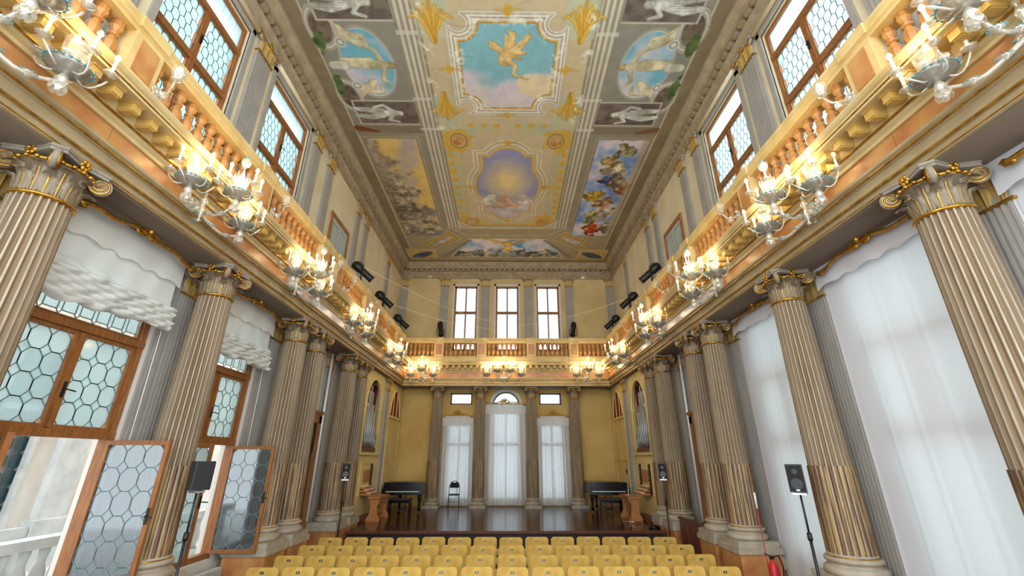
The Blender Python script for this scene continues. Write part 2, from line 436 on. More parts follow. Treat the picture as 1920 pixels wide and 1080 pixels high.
# ------------------------------------------------------------------ painted ceiling
def vnoise(shape, cell, seed):
    r = np.random.default_rng(seed)
    h, w = shape; gh, gw = int(h/cell)+3, int(w/cell)+3
    g = r.random((gh, gw))
    y = np.arange(h)/cell; x = np.arange(w)/cell
    yi = y.astype(int); xi = x.astype(int); fy = (y-yi)[:, None]; fx = (x-xi)[None, :]
    fy = fy*fy*(3-2*fy); fx = fx*fx*(3-2*fx)
    A = g[yi][:, xi]; Bq = g[yi][:, xi+1]; C = g[yi+1][:, xi]; D = g[yi+1][:, xi+1]
    return (A*(1-fx)+Bq*fx)*(1-fy) + (C*(1-fx)+D*fx)*fy
def paint_ceiling():
    DX = .021
    xs = np.arange(-4.78, 4.781, DX); ys = np.arange(3.2, 18.75, DX)
    nx, ny = len(xs), len(ys)
    X, Yr = np.meshgrid(xs, ys)
    AX = np.abs(X)
    Y = np.where(Yr < 7.7, 15.4-Yr, Yr)          # outer scheme mirrors about the middle of the hall
    fb = lambda c, s: .5*vnoise((ny, nx), c, s) + .3*vnoise((ny, nx), c/2, s+1) + .2*vnoise((ny, nx), max(c/4, 1.2), s+2)
    n1, n2, n3, n4 = fb(60, 1), fb(24, 5), fb(10, 9), fb(34, 14)
    C = np.zeros((ny, nx, 3)); C[:] = (190, 176, 146)
    C += ((n1-.5)*22)[..., None]
    aa = DX*.8
    def M(sd): return np.clip(.5 - sd/aa, 0, 1)       # signed distance -> mask
    def over(m, col, a=1.0):
        nonlocal C
        m = (m*a)[..., None]; C = C*(1-m) + np.asarray(col, float)*m
    def overf(m, arr, a=1.0):
        nonlocal C
        m = (m*a)[..., None]; C = C*(1-m) + arr*m
    def box(cx, cy, hx, hy, xx=X, yy=Yr): return np.maximum(np.abs(xx-cx)-hx, np.abs(yy-cy)-hy)
    def ell(cx, cy, a, b2, xx=X, yy=Yr): return (np.sqrt(((xx-cx)/a)**2+((yy-cy)/b2)**2)-1)*min(a, b2)
    def cap(x1, y1, x2, y2, r1, r2, xx=X, yy=Yr):
        dx, dy = x2-x1, y2-y1; L2 = dx*dx+dy*dy+1e-9
        t = np.clip(((xx-x1)*dx+(yy-y1)*dy)/L2, 0, 1)
        return np.hypot(xx-x1-t*dx, yy-y1-t*dy) - (r1+(r2-r1)*t)
    def mixc(a, b2, t): t = np.clip(t, 0, 1)[..., None]; return np.asarray(a, float)*(1-t)+np.asarray(b2, float)*t
    # outer border and side bands (painted stone)
    overf((AX > 4.38).astype(float), mixc((150, 136, 110), (128, 112, 88), n2))
    over(M(np.abs(AX-4.38)-.02), (206, 196, 170))
    side = M(2.44-AX)*M(AX-4.36)
    overf(side, mixc((158, 150, 134), (140, 132, 116), n1*1.4-.2))
    # figure painter: limbs as tapering strokes, lit on one side
    def fig(limbs, col, dark, hi, seed=0, xx=None, yy=None):
        xx = X if xx is None else xx; yy = Yr if yy is None else yy
        sd = np.full(X.shape, 9.0)
        for l in limbs: sd = np.minimum(sd, cap(*l, xx, yy))
        m = M(sd)
        sd2 = np.full(X.shape, 9.0)
        for l in limbs: sd2 = np.minimum(sd2, cap(l[0]-.02, l[1]-.02, l[2]-.02, l[3]-.02, l[4]*.72, l[5]*.72, xx, yy))
        over(M(sd-.012), dark, .85)
        over(m, col); over(M(sd2), hi, .55)
        overf(m, mixc(dark, hi, (n3-.22)*1.8), .55)
    # side scheme, mirrored left/right: work in AX
    # statue niches and the grey bay with the oval sky
    for cy, hh in ((6.45+2.2*.5, 1.12),):
        bay = M(box(3.4, 7.62, .96, 1.12, AX, Yr))
        overf(bay, mixc((150, 146, 134), (134, 130, 118), n1))
    sky = ell(3.36, 7.6, .60, .94, AX, Yr)
    over(M(sky-.05), (206, 202, 192))
    overf(M(sky), mixc((120, 178, 198), (204, 198, 206), (n4-.36)*3.4))
    over(M(np.abs(sky-.03)-.012), (150, 140, 120))
    for sx in (-1, 1):
        xx = X*sx          # positive toward this wall
        flesh, fd, fh = (206, 192, 150), (140, 124, 92), (232, 224, 190)
        fig([(2.78, 7.62, 2.86, 7.6, .075, .07)], (176, 140, 92), (110, 88, 60), (214, 186, 130), xx=xx)
        fig([(2.98, 7.6, 3.3, 7.56, .12, .10), (3.3, 7.5, 3.95, 7.46, .1, .05), (3.3, 7.62, 3.95, 7.6, .1, .05), (3.0, 7.5, 3.12, 7.2, .05, .04), (3.12, 7.2, 3.4, 7.05, .04, .03), (3.0, 7.7, 3.1, 8.02, .05, .04), (3.1, 8.02, 2.95, 8.2, .04, .03)], flesh, fd, fh, xx=xx)
        fig([(3.75, 6.75, 3.5, 6.92, .15, .12), (3.42, 7.0, 3.36, 7.03, .1, .09), (3.55, 6.8, 3.28, 6.86, .055, .045), (3.28, 6.86, 3.24, 7.12, .045, .035), (3.78, 6.7, 4.1, 6.5, .13, .1), (4.1, 6.5, 4.25, 6.2, .1, .06)], (196, 186, 152), fd, fh, xx=xx)
        fig([(3.74, 8.36, 3.5, 8.25, .15, .12), (3.4, 8.12, 3.36, 8.1, .1, .09), (3.5, 8.4, 3.22, 8.42, .055, .045), (3.22, 8.42, 3.18, 8.2, .045, .035), (3.8, 8.42, 4.05, 8.7, .14, .1), (4.05, 8.7, 4.2, 9.0, .1, .06)], (208, 196, 160), fd, fh, xx=xx)
        # white scrolls and mask by the wall, marbled ovals, green garlands
        for cy, sg in ((7.02, -1), (8.2, 1)):
            e1 = ell(4.15, cy+sg*.42, .26, .42, xx, Yr)
            overf(M(e1), mixc((132, 116, 100), (88, 76, 66), (n3-.35)*2.6))
            ring = np.abs(ell(4.12, cy+sg*.36, .32, .52, xx, Yr)+.03)-.05
            over(M(ring), (206, 200, 186)); over(M(np.abs(ring+.02)-.01), (150, 142, 126))
            e2 = ell(3.82, cy+sg*.02, .13, .13, xx, Yr)
            over(M(e2), (214, 210, 200)); over(M(np.abs(e2+.05)-.016), (142, 134, 120))
            g = ell(4.28, cy+sg*.02, .12, .3, xx, Yr) + (n3-.5)*.16
            overf(M(g), mixc((64, 84, 46), (120, 134, 82), n3*1.6-.3))
        fig([(3.95, 7.62, 4.2, 7.62, .13, .1)], (214, 206, 188), (150, 140, 122), (238, 232, 220), xx=xx)
        # draped white statues on dark stone at both ends of the bay
        for cy, w in ((6.05, .42), (9.14, .42)):
            pb = box(3.3, cy, .84, w, xx, Yr)
            overf(M(pb), mixc((128, 116, 104), (90, 78, 74), (n3-.3)*2))
            over(M(np.abs(pb)-.02), (202, 194, 174))
            fig([(3.05, cy, 2.95, cy+.02, .09, .085)], (214, 210, 198), (140, 134, 122), (240, 238, 230), xx=xx)
            fig([(3.12, cy, 3.42, cy+.03, .11, .12), (3.42, cy+.06, 3.75, cy+.16, .11, .09), (3.75, cy+.16, 4.15, cy+.1, .09, .06), (3.42, cy-.04, 3.8, cy-.1, .11, .09), (3.8, cy-.1, 4.15, cy-.14, .09, .06), (3.16, cy-.08, 3.36, cy-.27, .05, .04), (3.36, cy-.27, 3.62, cy-.2, .04, .035), (3.16, cy+.09, 3.3, cy+.26, .05, .04), (3.3, cy+.26, 3.05, cy+.34, .04, .03)], (200, 198, 186), (120, 114, 104), (236, 234, 226), xx=xx)
            for q in range(6):
                over(M(cap(3.3+.04*q, cy-.1+.05*q, 4.0, cy-.16+.06*q, .006, .012, xx, Yr)), (128, 122, 112), .7)
            fig([(3.02, cy, 2.95, cy+.02, .075, .07)], (206, 202, 190), (120, 114, 104), (236, 234, 226), xx=xx)
        over(M(box(3.4, 9.78, .98, .14, xx, Yr)), (132, 122, 102))
        over(M(cap(4.3, 9.72, 3.75, 9.86, .1, .04, xx, Yr)), (128, 62, 34), .9 if sx < 0 else .5)
    # long fresco panels
    pan = box(3.5, 13.1, .78, 2.95, AX, Yr)
    over(M(pan-.08), (176, 160, 126)); over(M(pan-.03), (120, 106, 86))
    Lm = M(pan)*(X < 0); Rm = M(pan)*(X > 0)
    u = (AX-2.7)/1.55; v = (Yr-10.15)/5.9
    rays = .5+.5*np.sin((Yr*.9+X*5.0)+n2*3)
    overf(Lm, mixc((222, 192, 116), (170, 160, 176), np.clip(rays*1.1-.25+(.25-u)*.6, 0, 1)*(.85)))
    overf(Lm, mixc((214, 204, 186), (112, 106, 92), (n3-.3)*2.2), .9*1.0) if False else None
    crowd = np.clip((u*.9+v*1.0-.78+(n2-.5)*1.1)*5, 0, 1)
    overf(Lm*crowd, mixc((104, 96, 82), (200, 186, 158), (n3-.25)*1.9))
    overf(Lm*np.clip((vnoise((ny, nx), 13, 71)-.72)*9, 0, 1)*crowd, mixc((178, 124, 66), (118, 122, 150), vnoise((ny, nx), 30, 72)*1.6-.3), .8)
    overf(Lm*np.clip((u-.72)*9, 0, 1)*np.clip(1-v*2.2, 0, 1), mixc((220, 210, 196), (126, 108, 96), (n3-.3)*2.4), .9)
    overf(Rm, mixc((112, 146, 206), (214, 208, 214), (n4-.34)*3.2))
    fl = [((3.75, 10.6), .34, (132, 128, 96)), ((3.55, 11.5), .42, (206, 190, 160)), ((3.3, 11.2), .26, (212, 170, 104)), ((3.75, 12.3), .38, (150, 134, 116)), ((3.2, 13.1), .36, (222, 176, 66)), ((3.6, 13.6), .4, (198, 150, 116)), ((4.05, 12.7), .3, (186, 112, 70)), ((3.35, 14.5), .42, (186, 180, 128)), ((3.85, 14.3), .36, (206, 194, 176)), ((3.5, 15.5), .4, (190, 76, 44)), ((3.95, 15.3), .34, (170, 156, 132)), ((3.25, 12.1), .2, (96, 104, 160))]
    for k, ((fx, fy), rr, cc) in enumerate(fl):
        e = ell(fx, fy, rr*.9, rr*1.05) + (n3-.5)*.34 + (vnoise((ny, nx), 17, 40+k)-.5)*.3
        mm = M(e)*Rm; cc = np.array(cc, float)
        overf(mm, mixc(cc*.55, np.minimum(cc*1.18+14, 245), (n3-.25)*2)); 
        over(M(ell(fx-rr*.6, fy-.06, .075, .085))*Rm, (214, 172, 128))
    over(Rm*np.clip((u-.86)*12, 0, 1), (176, 162, 138), .8)
    # long painted mouldings
    for k in range(8):
        x0 = 1.98+k*.066
        over(M(np.abs(AX-x0)-.033), (206, 200, 184) if k % 2 == 0 else (146, 138, 120), .9)
    for yb in (6.75, 8.65, 9.75):
        over(M(np.abs(AX-2.24)-.26)*M(np.abs(Yr-yb)-.05), (214, 208, 196), .7)
    endm = (Yr > 15.45)
    # inner field
    cham = np.maximum(np.maximum(AX-1.98, Yr-15.3), (AX+Yr-16.75)*.707)
    inner = M(cham)
    overf(inner, mixc((206, 190, 156), (190, 174, 140), n1))
    band = M(cham+.02)*M(-cham-.5)
    bandn = np.maximum(band*(np.abs(Yr-7.7) > 1.3), M(np.abs(np.abs(Yr-7.7)-2.02)-.2)*M(AX-1.7)*M(.22-AX)*(cham < -.03))
    overf(bandn, mixc((176, 186, 158), (198, 184, 140), (n4-.35)*2.4), .9)
    orn = (.5+.5*np.sin(Yr*14.6))*(.5+.5*np.cos((cham+.2)*17)); orn = np.clip((orn*.8+n3*.6-.6)*6, 0, 1)
    over(bandn*orn, (206, 162, 70), .85); over(bandn*np.clip((n3-.56)*9, 0, 1), (212, 170, 78), .6)
    over(M(np.abs(cham+.54)-.012)*inner, (186, 172, 134))
    over(M(np.abs(cham+.03)-.035), (150, 140, 112)); over(M(np.abs(cham-.06)-.03)*(Yr > 15), (206, 196, 172))
    # gilt acanthus sprays beside the first cartouche
    for sx in (-1, 1):
        for sy in (-1, 1):
            xx = X*sx; yy = 7.7 + (Yr-7.7)*sy
            blue = M(np.maximum(np.abs(xx-1.62)-.34, np.abs(yy-9.15)-.62))
            overf(blue, mixc((176, 190, 168), (204, 190, 150), (n4-.3)*2), .75)
            for k in range(7):
                u = (k-3)/3.0; L = .95-.3*abs(u); bx0, by0 = 1.66, 8.42
                pts = [(bx0+.03*u, by0), (bx0+.08*u+.02, by0+.4*L), (bx0+.2*u, by0+.8*L), (bx0+.36*u, by0+1.0*L), (bx0+.46*u, by0+.9*L)]
                for (p, q, w1, w2) in zip(pts[:-1], pts[1:], (.02, .034, .036, .03), (.034, .036, .03, .014)):
                    over(M(cap(p[0], p[1], q[0], q[1], w1+.012, w2+.012, xx, yy)), (150, 112, 46), .6)
                for (p, q, w1, w2) in zip(pts[:-1], pts[1:], (.02, .034, .036, .03), (.034, .036, .03, .014)):
                    over(M(cap(p[0], p[1], q[0], q[1], w1, w2, xx, yy)), (206, 160, 62) if k % 2 else (218, 176, 78))
    # roundels with putti
    for rx, ry in ((1.45, 10.24), (1.42, 14.96)):
        e = ell(rx, ry, .2, .26 if ry < 12 else .23, AX, Yr)
        leafy = ell(rx+.06, ry, .42, .5, AX, Yr) + (n3-.5)*.5
        over(M(leafy)*inner, (212, 166, 62), .8)
        over(M(e-.07), (196, 178, 140)); over(M(np.abs(e-.04)-.02), (150, 122, 70)); over(M(e), (206, 158, 70))
        overf(M(e+.02), mixc((210, 190, 150), (176, 118, 56), (n3-.3)*2.4), .9)
    # cartouche shapes
    def carto(cy, hx, hy, notch, rn):
        s = box(0, cy, hx, hy)
        for sx in (-1, 1):
            for sy in (-1, 1):
                s = np.maximum(s, rn-np.hypot(X-sx*hx, Yr-(cy+sy*hy)))
        return np.maximum(s, np.minimum(AX-hx, np.abs(Yr-cy)-hy)+.32)
    c1 = carto(7.71, 1.1, 1.2, 0, .46)
    over(M(c1-.30), (188, 176, 150)); over(M(c1-.27), (222, 214, 198))
    for d, cc in ((.24, (176, 166, 144)), (.2, (226, 220, 206)), (.15, (150, 140, 120)), (.12, (214, 206, 188)), (.06, (208, 164, 76)), (.02, (150, 120, 70))): over(M(c1-d), cc)
    skyc = mixc((130, 180, 190), (204, 194, 202), np.clip((Yr-7.75+(n4-.5)*1.1- .3*X)*2.4, 0, 1))
    overf(M(c1), skyc)
    cl = ell(.72, 8.1, .46, .42)+(n2-.5)*.4
    overf(M(cl)*M(c1), mixc((228, 206, 158), (204, 192, 176), n2*1.5-.3))
    overf(M(c1)*np.clip((n2+(Yr-8.1)*.6-.62)*6, 0, 1), np.ones(C.shape)*np.array((214, 202, 190)), .6)
    # the golden winged horse
    gold, gd, gh = (214, 178, 112), (142, 108, 56), (238, 212, 154)
    fig([(-.36, 7.0, -.1, 7.22, .07, .05), (-.1, 7.22, -.36, 7.08, .05, .06)], gold, gd, gh)
    fig([(.02, 7.2, .12, 6.78, .1, .07), (.12, 6.78, .06, 6.72, .07, .04), (.0, 7.15, -.02, 6.82, .08, .04)], (222, 184, 96), gd, gh)
    fig([(-.08, 7.36, .16, 7.2, .13, .12), (.16, 7.2, .4, 6.92, .11, .06), (.4, 6.92, .47, 6.78, .055, .04), (.47, 6.78, .52, 6.84, .04, .03), (.16, 7.25, .42, 7.24, .05, .03), (.12, 7.33, .3, 7.4, .05, .03), (-.02, 7.42, .18, 7.6, .07, .05), (.18, 7.6, .16, 7.86, .045, .03), (-.1, 7.42, -.2, 7.5, .06, .035), (-.2, 7.5, -.02, 7.58, .035, .025), (.16, 7.86, .5, 7.98, .035, .02)], gold, gd, gh)
    # peeling plaster: white flakes
    fl = np.clip((vnoise((ny, nx), 7, 33)*.5+vnoise((ny, nx), 3, 34)*.5-.55)*12, 0, 1)
    zone = np.clip(1-np.abs(c1-.08)/.22, 0, 1)*np.clip((n1-.3)*4, 0, 1)
    over(zone*fl, (236, 232, 220), .9)
    over(fl*np.clip(1-np.abs(AX-1.9)/.2, 0, 1)*(np.abs(Yr-7.8) < 2)*np.clip((n2-.4)*5, 0, 1), (238, 234, 224), .95)
    # second medallion
    sq = box(0, 12.55, .78, 1.6); lobeY = ell(0, 12.55, 1.08, 1.35); lobeX = np.minimum(ell(0, 11.32, .62, .76), ell(0, 13.85, .62, .76))
    c2 = np.minimum(np.minimum(sq, lobeY), lobeX)
    for d, cc in ((.36, (190, 176, 140)), (.33, (214, 200, 168)), (.25, (168, 152, 118)), (.22, (212, 200, 170)), (.12, (160, 146, 116)), (.09, (204, 190, 156)), (.05, (214, 168, 66))): over(M(c2-d), cc)
    rad = np.hypot(X, (Yr-12.25)*.8)
    arr = mixc((232, 208, 146), (150, 150, 184), (rad-.18)/.85+(n2-.5)*.25)
    overf(M(c2), arr)
    clm = M(c2)*np.clip((Yr-13.0+(n2-.5)*.9)*4, 0, 1)
    overf(clm, mixc((206, 196, 190), (150, 142, 158), (n2-.3)*2))
    fig([(-.05, 13.15, -.03, 13.17, .08, .08)], (206, 170, 120), (130, 100, 70), (226, 196, 150), xx=X+.12)
    fig([(-.02, 13.3, -.3, 13.62, .14, .2), (-.3, 13.62, .3, 13.7, .16, .12), (0, 13.35, .22, 13.6, .1, .08), (-.3, 13.7, -.5, 13.85, .12, .08), (.0, 13.28, -.16, 13.4, .05, .04)], (206, 158, 126), (146, 106, 84), (228, 192, 160))
    for sx in (-1, 1): fig([(sx*.55, 13.2, sx*.8, 13.45, .2, .16), (sx*.5, 13.5, sx*.75, 13.62, .14, .1)], (206, 198, 188), (140, 128, 116), (236, 230, 222))
    for cx0, cy0 in ((0, 10.3), (0, 14.85), (-1.3, 12.55), (1.3, 12.55), (0, 6.2), (0, 9.2), (-1.42, 7.7), (1.42, 7.7)):
        over(M(ell(cx0, cy0, .09, .13)+(n3-.5)*.06), (212, 164, 62))
        over(M(ell(cx0, cy0, .3, .05)+(n3-.5)*.08), (190, 160, 92), .6)
    # end scheme beyond the inner field
    end = M(np.maximum(15.5-Yr, AX-4.36))*M(np.minimum(15.5-Yr+ (AX-2.05)*.0, 15.5-Yr))
    zone = (Yr > 15.5)*(AX < 4.36)*(M(pan-.1) < .5)
    overf(zone*1.0, mixc((176, 160, 128), (156, 140, 110), n1))
    for k in range(5):
        over(M(np.abs(np.maximum(Yr-15.95, (AX+Yr-17.6)*.707)-k*.06)-.02)*(Yr > 15.3)*(AX < 2.7), (206, 196, 170) if k % 2 else (146, 132, 106), .8)
    tr = np.maximum(np.maximum(16.4-Yr, Yr-18.1), AX-1.7-(Yr-16.4)*.5)
    over(M(tr-.06), (206, 194, 164)); overf(M(tr), mixc((92, 148, 196), (220, 208, 206), (n4-.36)*4))
    low = M(tr)*np.clip((Yr-17.45-np.abs(AX-1.0)*-.0+(n2-.5)*.9)*5, 0, 1)
    overf(low, mixc((74, 70, 66), (206, 190, 160), (n3-.3)*2.2))
    for sx in (-1, 1):
        xx = X*sx
        fig([(.05, 16.75, .5, 16.55, .09, .08), (.5, 16.55, 1.15, 16.3, .08, .02), (.1, 16.85, .6, 16.75, .06, .03)], (214, 170, 66), (146, 108, 40), (238, 204, 110), xx=xx)
        # diagonal corner panels
        a = (xx-2.85)*.78+(Yr-16.55)*.62; c_ = -(xx-2.85)*.62+(Yr-16.55)*.78
        pn = np.maximum(np.abs(a)-.72, np.abs(c_)-.3)
        over(M(pn-.12), (188, 172, 136)); over(M(pn-.04), (134, 118, 90)); overf(M(pn), mixc((206, 162, 70), (172, 150, 112), (n3-.3)*2.4))
        fig([(2.6, 16.4, 3.1, 16.75, .12, .16), (2.45, 16.28, 2.5, 16.3, .08, .07), (3.1, 16.75, 3.3, 16.95, .12, .08)], (186, 184, 176), (110, 106, 98), (226, 224, 214), xx=xx)
        gs = np.maximum(np.abs(c_-.72)-.14, np.abs(a)-1.1)
        over(M(np.maximum(np.abs((xx-2.3)*.78-(Yr-17.3)*.62)-.09, np.abs((xx-2.3)*.62+(Yr-17.3)*.78)-1.1))*(zone > 0)*(AX < 3.2), (136, 128, 114), .9)
        ov = box(3.95, 17.95, .62, .55, xx, Yr)
        over(M(ov-.05), (206, 190, 150)); over(M(ov), (198, 172, 110))
        a2 = (xx-3.95)*.86+(Yr-17.95)*.5; c2_ = -(xx-3.95)*.5+(Yr-17.95)*.86
        e = np.sqrt((a2/.5)**2+(c2_/.2)**2)-1
        over(M(e*.2-.03), (120, 104, 74)); overf(M(e*.2), mixc((64, 80, 104), (96, 112, 128), n3))
    fig([(0, 16.62, 0, 16.66, .09, .09), (0, 16.8, 0, 17.1, .17, .14), (0, 17.1, -.1, 17.5, .12, .1), (0, 17.1, .12, 17.5, .12, .08)], (218, 176, 74), (150, 112, 46), (242, 212, 124))
    over(M(box(0, 17.85, .42, .18)), (150, 160, 140))
    over(M(np.abs(Yr-18.35)-.12)*(AX < 4.6), (172, 156, 122)); over((Yr > 18.5)*1.0, (140, 124, 98))
    # age: fine mottling and hairline cracks
    C *= (1 + (n3-.5)*.10 + (n1-.5)*.08)[..., None]
    ck = np.abs(vnoise((ny, nx), 90, 81)-.5)
    over(np.clip(1-ck/.0035, 0, 1)*np.clip((n1-.45)*5, 0, 1), (120, 108, 90), .55)
    C = np.clip(C, 0, 255)/255.0
    Cl = np.where(C <= .04045, C/12.92, ((C+.055)/1.055)**2.4)
    me = bpy.data.meshes.new('ceiling')
    nv = nx*ny
    co_ = np.empty((nv, 3), np.float32); co_[:, 0] = X.ravel(); co_[:, 1] = Yr.ravel(); co_[:, 2] = ZC
    idx = np.arange(nv).reshape(ny, nx)
    q = np.stack([idx[:-1, :-1], idx[1:, :-1], idx[1:, 1:], idx[:-1, 1:]], -1).reshape(-1, 4)
    nf = len(q)
    me.vertices.add(nv); me.vertices.foreach_set('co', co_.ravel())
    me.loops.add(nf*4); me.loops.foreach_set('vertex_index', q.ravel().astype(np.int32))
    me.polygons.add(nf); me.polygons.foreach_set('loop_start', np.arange(0, nf*4, 4, dtype=np.int32))
    try: me.polygons.foreach_set('loop_total', np.full(nf, 4, np.int32))
    except Exception: pass
    me.update(calc_edges=True)
    at = me.color_attributes.new('paint', 'FLOAT_COLOR', 'POINT')
    rgba = np.ones((nv, 4), np.float32); rgba[:, :3] = Cl.reshape(-1, 3)
    at.data.foreach_set('color', rgba.ravel())
    m = bpy.data.materials.new('fresco'); m.use_nodes = True
    nt = m.node_tree; bs = nt.nodes['Principled BSDF']; bs.inputs['Roughness'].default_value = .85
    bs.inputs['Specular IOR Level'].default_value = .15
    an = nt.nodes.new('ShaderNodeAttribute'); an.attribute_name = 'paint'
    nt.links.new(an.outputs['Color'], bs.inputs['Base Color'])
    me.materials.append(m)
    o = obj('ceiling', me)
    return tag(o, 'flat ceiling covered with faded frescoes, a winged horse in the central cartouche', kind='structure')
paint_ceiling()
boxobj('ceiling_slab', 'cornice_up', None, -XW, XW, Y0, YW+.3, ZC+.02, ZC+.2)
tag(bpy.data.objects['ceiling_slab'], 'plaster ceiling slab above the frescoes', kind='structure')
glassmat('pane_clear', (.92, .96, .96), .06, .05)
# ------------------------------------------------------------------ fluted columns
def shaft_mesh(r0, r1, z0, z1, flute, mats, rings=5, n=24):
    """fillets take material 0, flute hollows (or cables) material 1"""
    rows = []; fr = [0, .26, .34, .5, .7, .88, 1.0]
    for i in range(rings+1):
        t = i/rings; z = z0+(z1-z0)*t; r = r0+(r1-r0)*(t**1.3)
        ring = []
        for k in range(n):
            for j, f in enumerate(fr[:-1]):
                a = 2*PI*(k+f)/n
                d = 0
                if j >= 2: d = flute*math.sin(PI*(f-.26)/(.74))
                ring.append(((r-d)*math.cos(a), (r-d)*math.sin(a), z))
        rows.append(ring)
    b = MB(); m = len(rows[0])
    vs = [p for r in rows for p in r]
    b.v += vs
    for i in range(rings):
        for k in range(m):
            k2 = (k+1) % m
            b.f.append([i*m+k, i*m+k2, (i+1)*m+k2, (i+1)*m+k]); j = k % 6
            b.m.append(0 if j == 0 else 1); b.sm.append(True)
    return b.mesh('shaft', mats)
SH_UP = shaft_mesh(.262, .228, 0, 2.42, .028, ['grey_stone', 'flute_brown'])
SH_LO = shaft_mesh(.270, .262, 0, 1.0, -.014, ['grey_stone', 'gilt_worn'], 2)
BASEM = MB().lathe([(.34, 0), (.355, .03), (.355, .07), (.335, .1), (.315, .105), (.30, .115), (.295, .14), (.305, .15), (.325, .16), (.33, .185), (.32, .205), (.295, .215), (.285, .23), (.275, .26)], 28).mesh('base', ['grey_stone'])
BRING = MB().lathe([(.29, .214), (.3, .218), (.3, .228), (.285, .232)], 28).mesh('ring', ['gilt'])
PLM = MB().box(-.37, .37, -.37, .37, 0, .1).mesh('plinth', ['grey_stone'])
NECK = MB().lathe([(.228, 0), (.25, .008), (.256, .02), (.25, .032), (.228, .04)], 28).mesh('necking', ['gilt'])
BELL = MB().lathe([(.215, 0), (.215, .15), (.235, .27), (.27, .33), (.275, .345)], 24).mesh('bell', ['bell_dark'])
EGG = MB(); EGG.lathe([(.262, 0), (.285, .012), (.285, .03), (.268, .045)], 24)
for k in range(20): EGG.ell((.284*math.cos(2*PI*k/20), .284*math.sin(2*PI*k/20), .022), (.026, .026, .022), 6, 4)
EGG = EGG.mesh('egg_moulding', ['gilt'])
def leaf_mesh(h, w, curl, mats=('leaf_stone', 'gilt')):
    rows = []; n = 9
    for i in range(n+1):
        t = i/n
        if t < .72: z = h*t/.72*.92; o = .012+.02*t
        else:
            a = (t-.72)/.28*PI*.95; z = h*.92+curl*math.sin(a)*.6; o = .0264+curl*(1-math.cos(a))
        ww = w*(.72+.5*math.sin(PI*min(t, .95)*.9))*(1 if t < .85 else 1-(t-.85)*4.2) + .012*math.sin(t*26)
        row = []
        for j, f in enumerate((-1, -.6, -.22, -.1, .1, .22, .6, 1)):
            row.append((o - .03*abs(f)*abs(f)*(1-t*.5)+(.012 if abs(f) == .6 else 0)-(.012 if abs(f) == .22 else 0), f*ww/2, z))
        rows.append(row)
    b = MB(); m = len(rows[0])
    b.v += [p for r in rows for p in r]
    for i in range(n):
        for k in range(m-1):
            b.f.append([i*m+k, i*m+k+1, (i+1)*m+k+1, (i+1)*m+k]); b.m.append(1 if k == 3 and i < 7 else 0); b.sm.append(True)
    return b.mesh('leaf', list(mats))
LEAF1 = leaf_mesh(.165, .112, .055); LEAF2 = leaf_mesh(.285, .10, .065)
def volute_mesh(R, mats=('gilt', 'grey_dark')):
    b = MB(); pts = []
    for i in range(44):
        a = i/43*2*PI*2.4; r = R*(1-.86*i/43)
        pts.append((r*math.cos(a+PI/2), 0, r*math.sin(a+PI/2)))
    for s in (-1, 1): b.tube([(p[0], s*.026, p[2]) for p in pts], [R*.15*(1-.5*i/43) for i in range(44)], 5)
    b.lathe([(R*.96, -.024), (R*.96, .024)], 18, ax='y', mi=1)
    b.ell((0, 0, 0), (R*.16, .045, R*.16), 8, 5)
    b.tube([(-.16, 0, R*.9), (-.08, 0, R*1.02), (0, 0, R)], [.02, .022, .02], 6)
    return b.mesh('volute', list(mats))
VOL = volute_mesh(.102)
def abacus_mesh(h):
    b = MB(); out = []
    for q in range(4):
        a = q*PI/2+PI/4
        for s in (-.06, .06): out.append((.39*math.cos(a)-s*math.sin(a), .39*math.sin(a)+s*math.cos(a)))
        am = a+PI/4
        for s in (.5, 1, .5)[1:2]: out.append((.262*math.cos(am), .262*math.sin(am)))
    b.prism(out, 0, h*.55, 'z', 0); b.prism([(x*1.03, y*1.03) for x, y in out], h*.55, h, 'z', 0)
    return b.mesh('abacus', ['grey_dark'])
ABA = abacus_mesh(.06)
FLW = MB()
for k in range(6): FLW.ell((.0, .035*math.cos(k*PI/3), .035*math.sin(k*PI/3)), (.022, .028, .028), 6, 4)
FLW.ell((.02, 0, 0), (.022, .018, .018), 6, 4)
FLW = FLW.mesh('flower', ['gilt'])
def capital(parent, z, s=1.0, half=False):
    """composite capital: leaves in two tiers, egg moulding, corner volutes, abacus"""
    obj('necking', NECK, parent, (0, 0, z-.02), scale=(s, s, 1))
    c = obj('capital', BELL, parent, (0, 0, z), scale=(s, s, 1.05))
    for k in range(8):
        a = 2*PI*k/8
        obj('leaf', LEAF1, c, (.215*math.cos(a), .215*math.sin(a), 0.02), (0, 0, a))
        a += PI/8
        obj('leaf', LEAF2, c, (.208*math.cos(a), .208*math.sin(a), 0.0), (0, 0, a))
    obj('egg_moulding', EGG, c, (0, 0, .325))
    for k in range(4):
        a = PI/4+k*PI/2
        obj('volute', VOL, c, (.34*math.cos(a), .34*math.sin(a), .335), (0, 0, a))
        a = k*PI/2
        obj('flower', FLW, c, (.27*math.cos(a), .27*math.sin(a), .425), (0, 0, a))
    obj('abacus', ABA, c, (0, 0, .395))
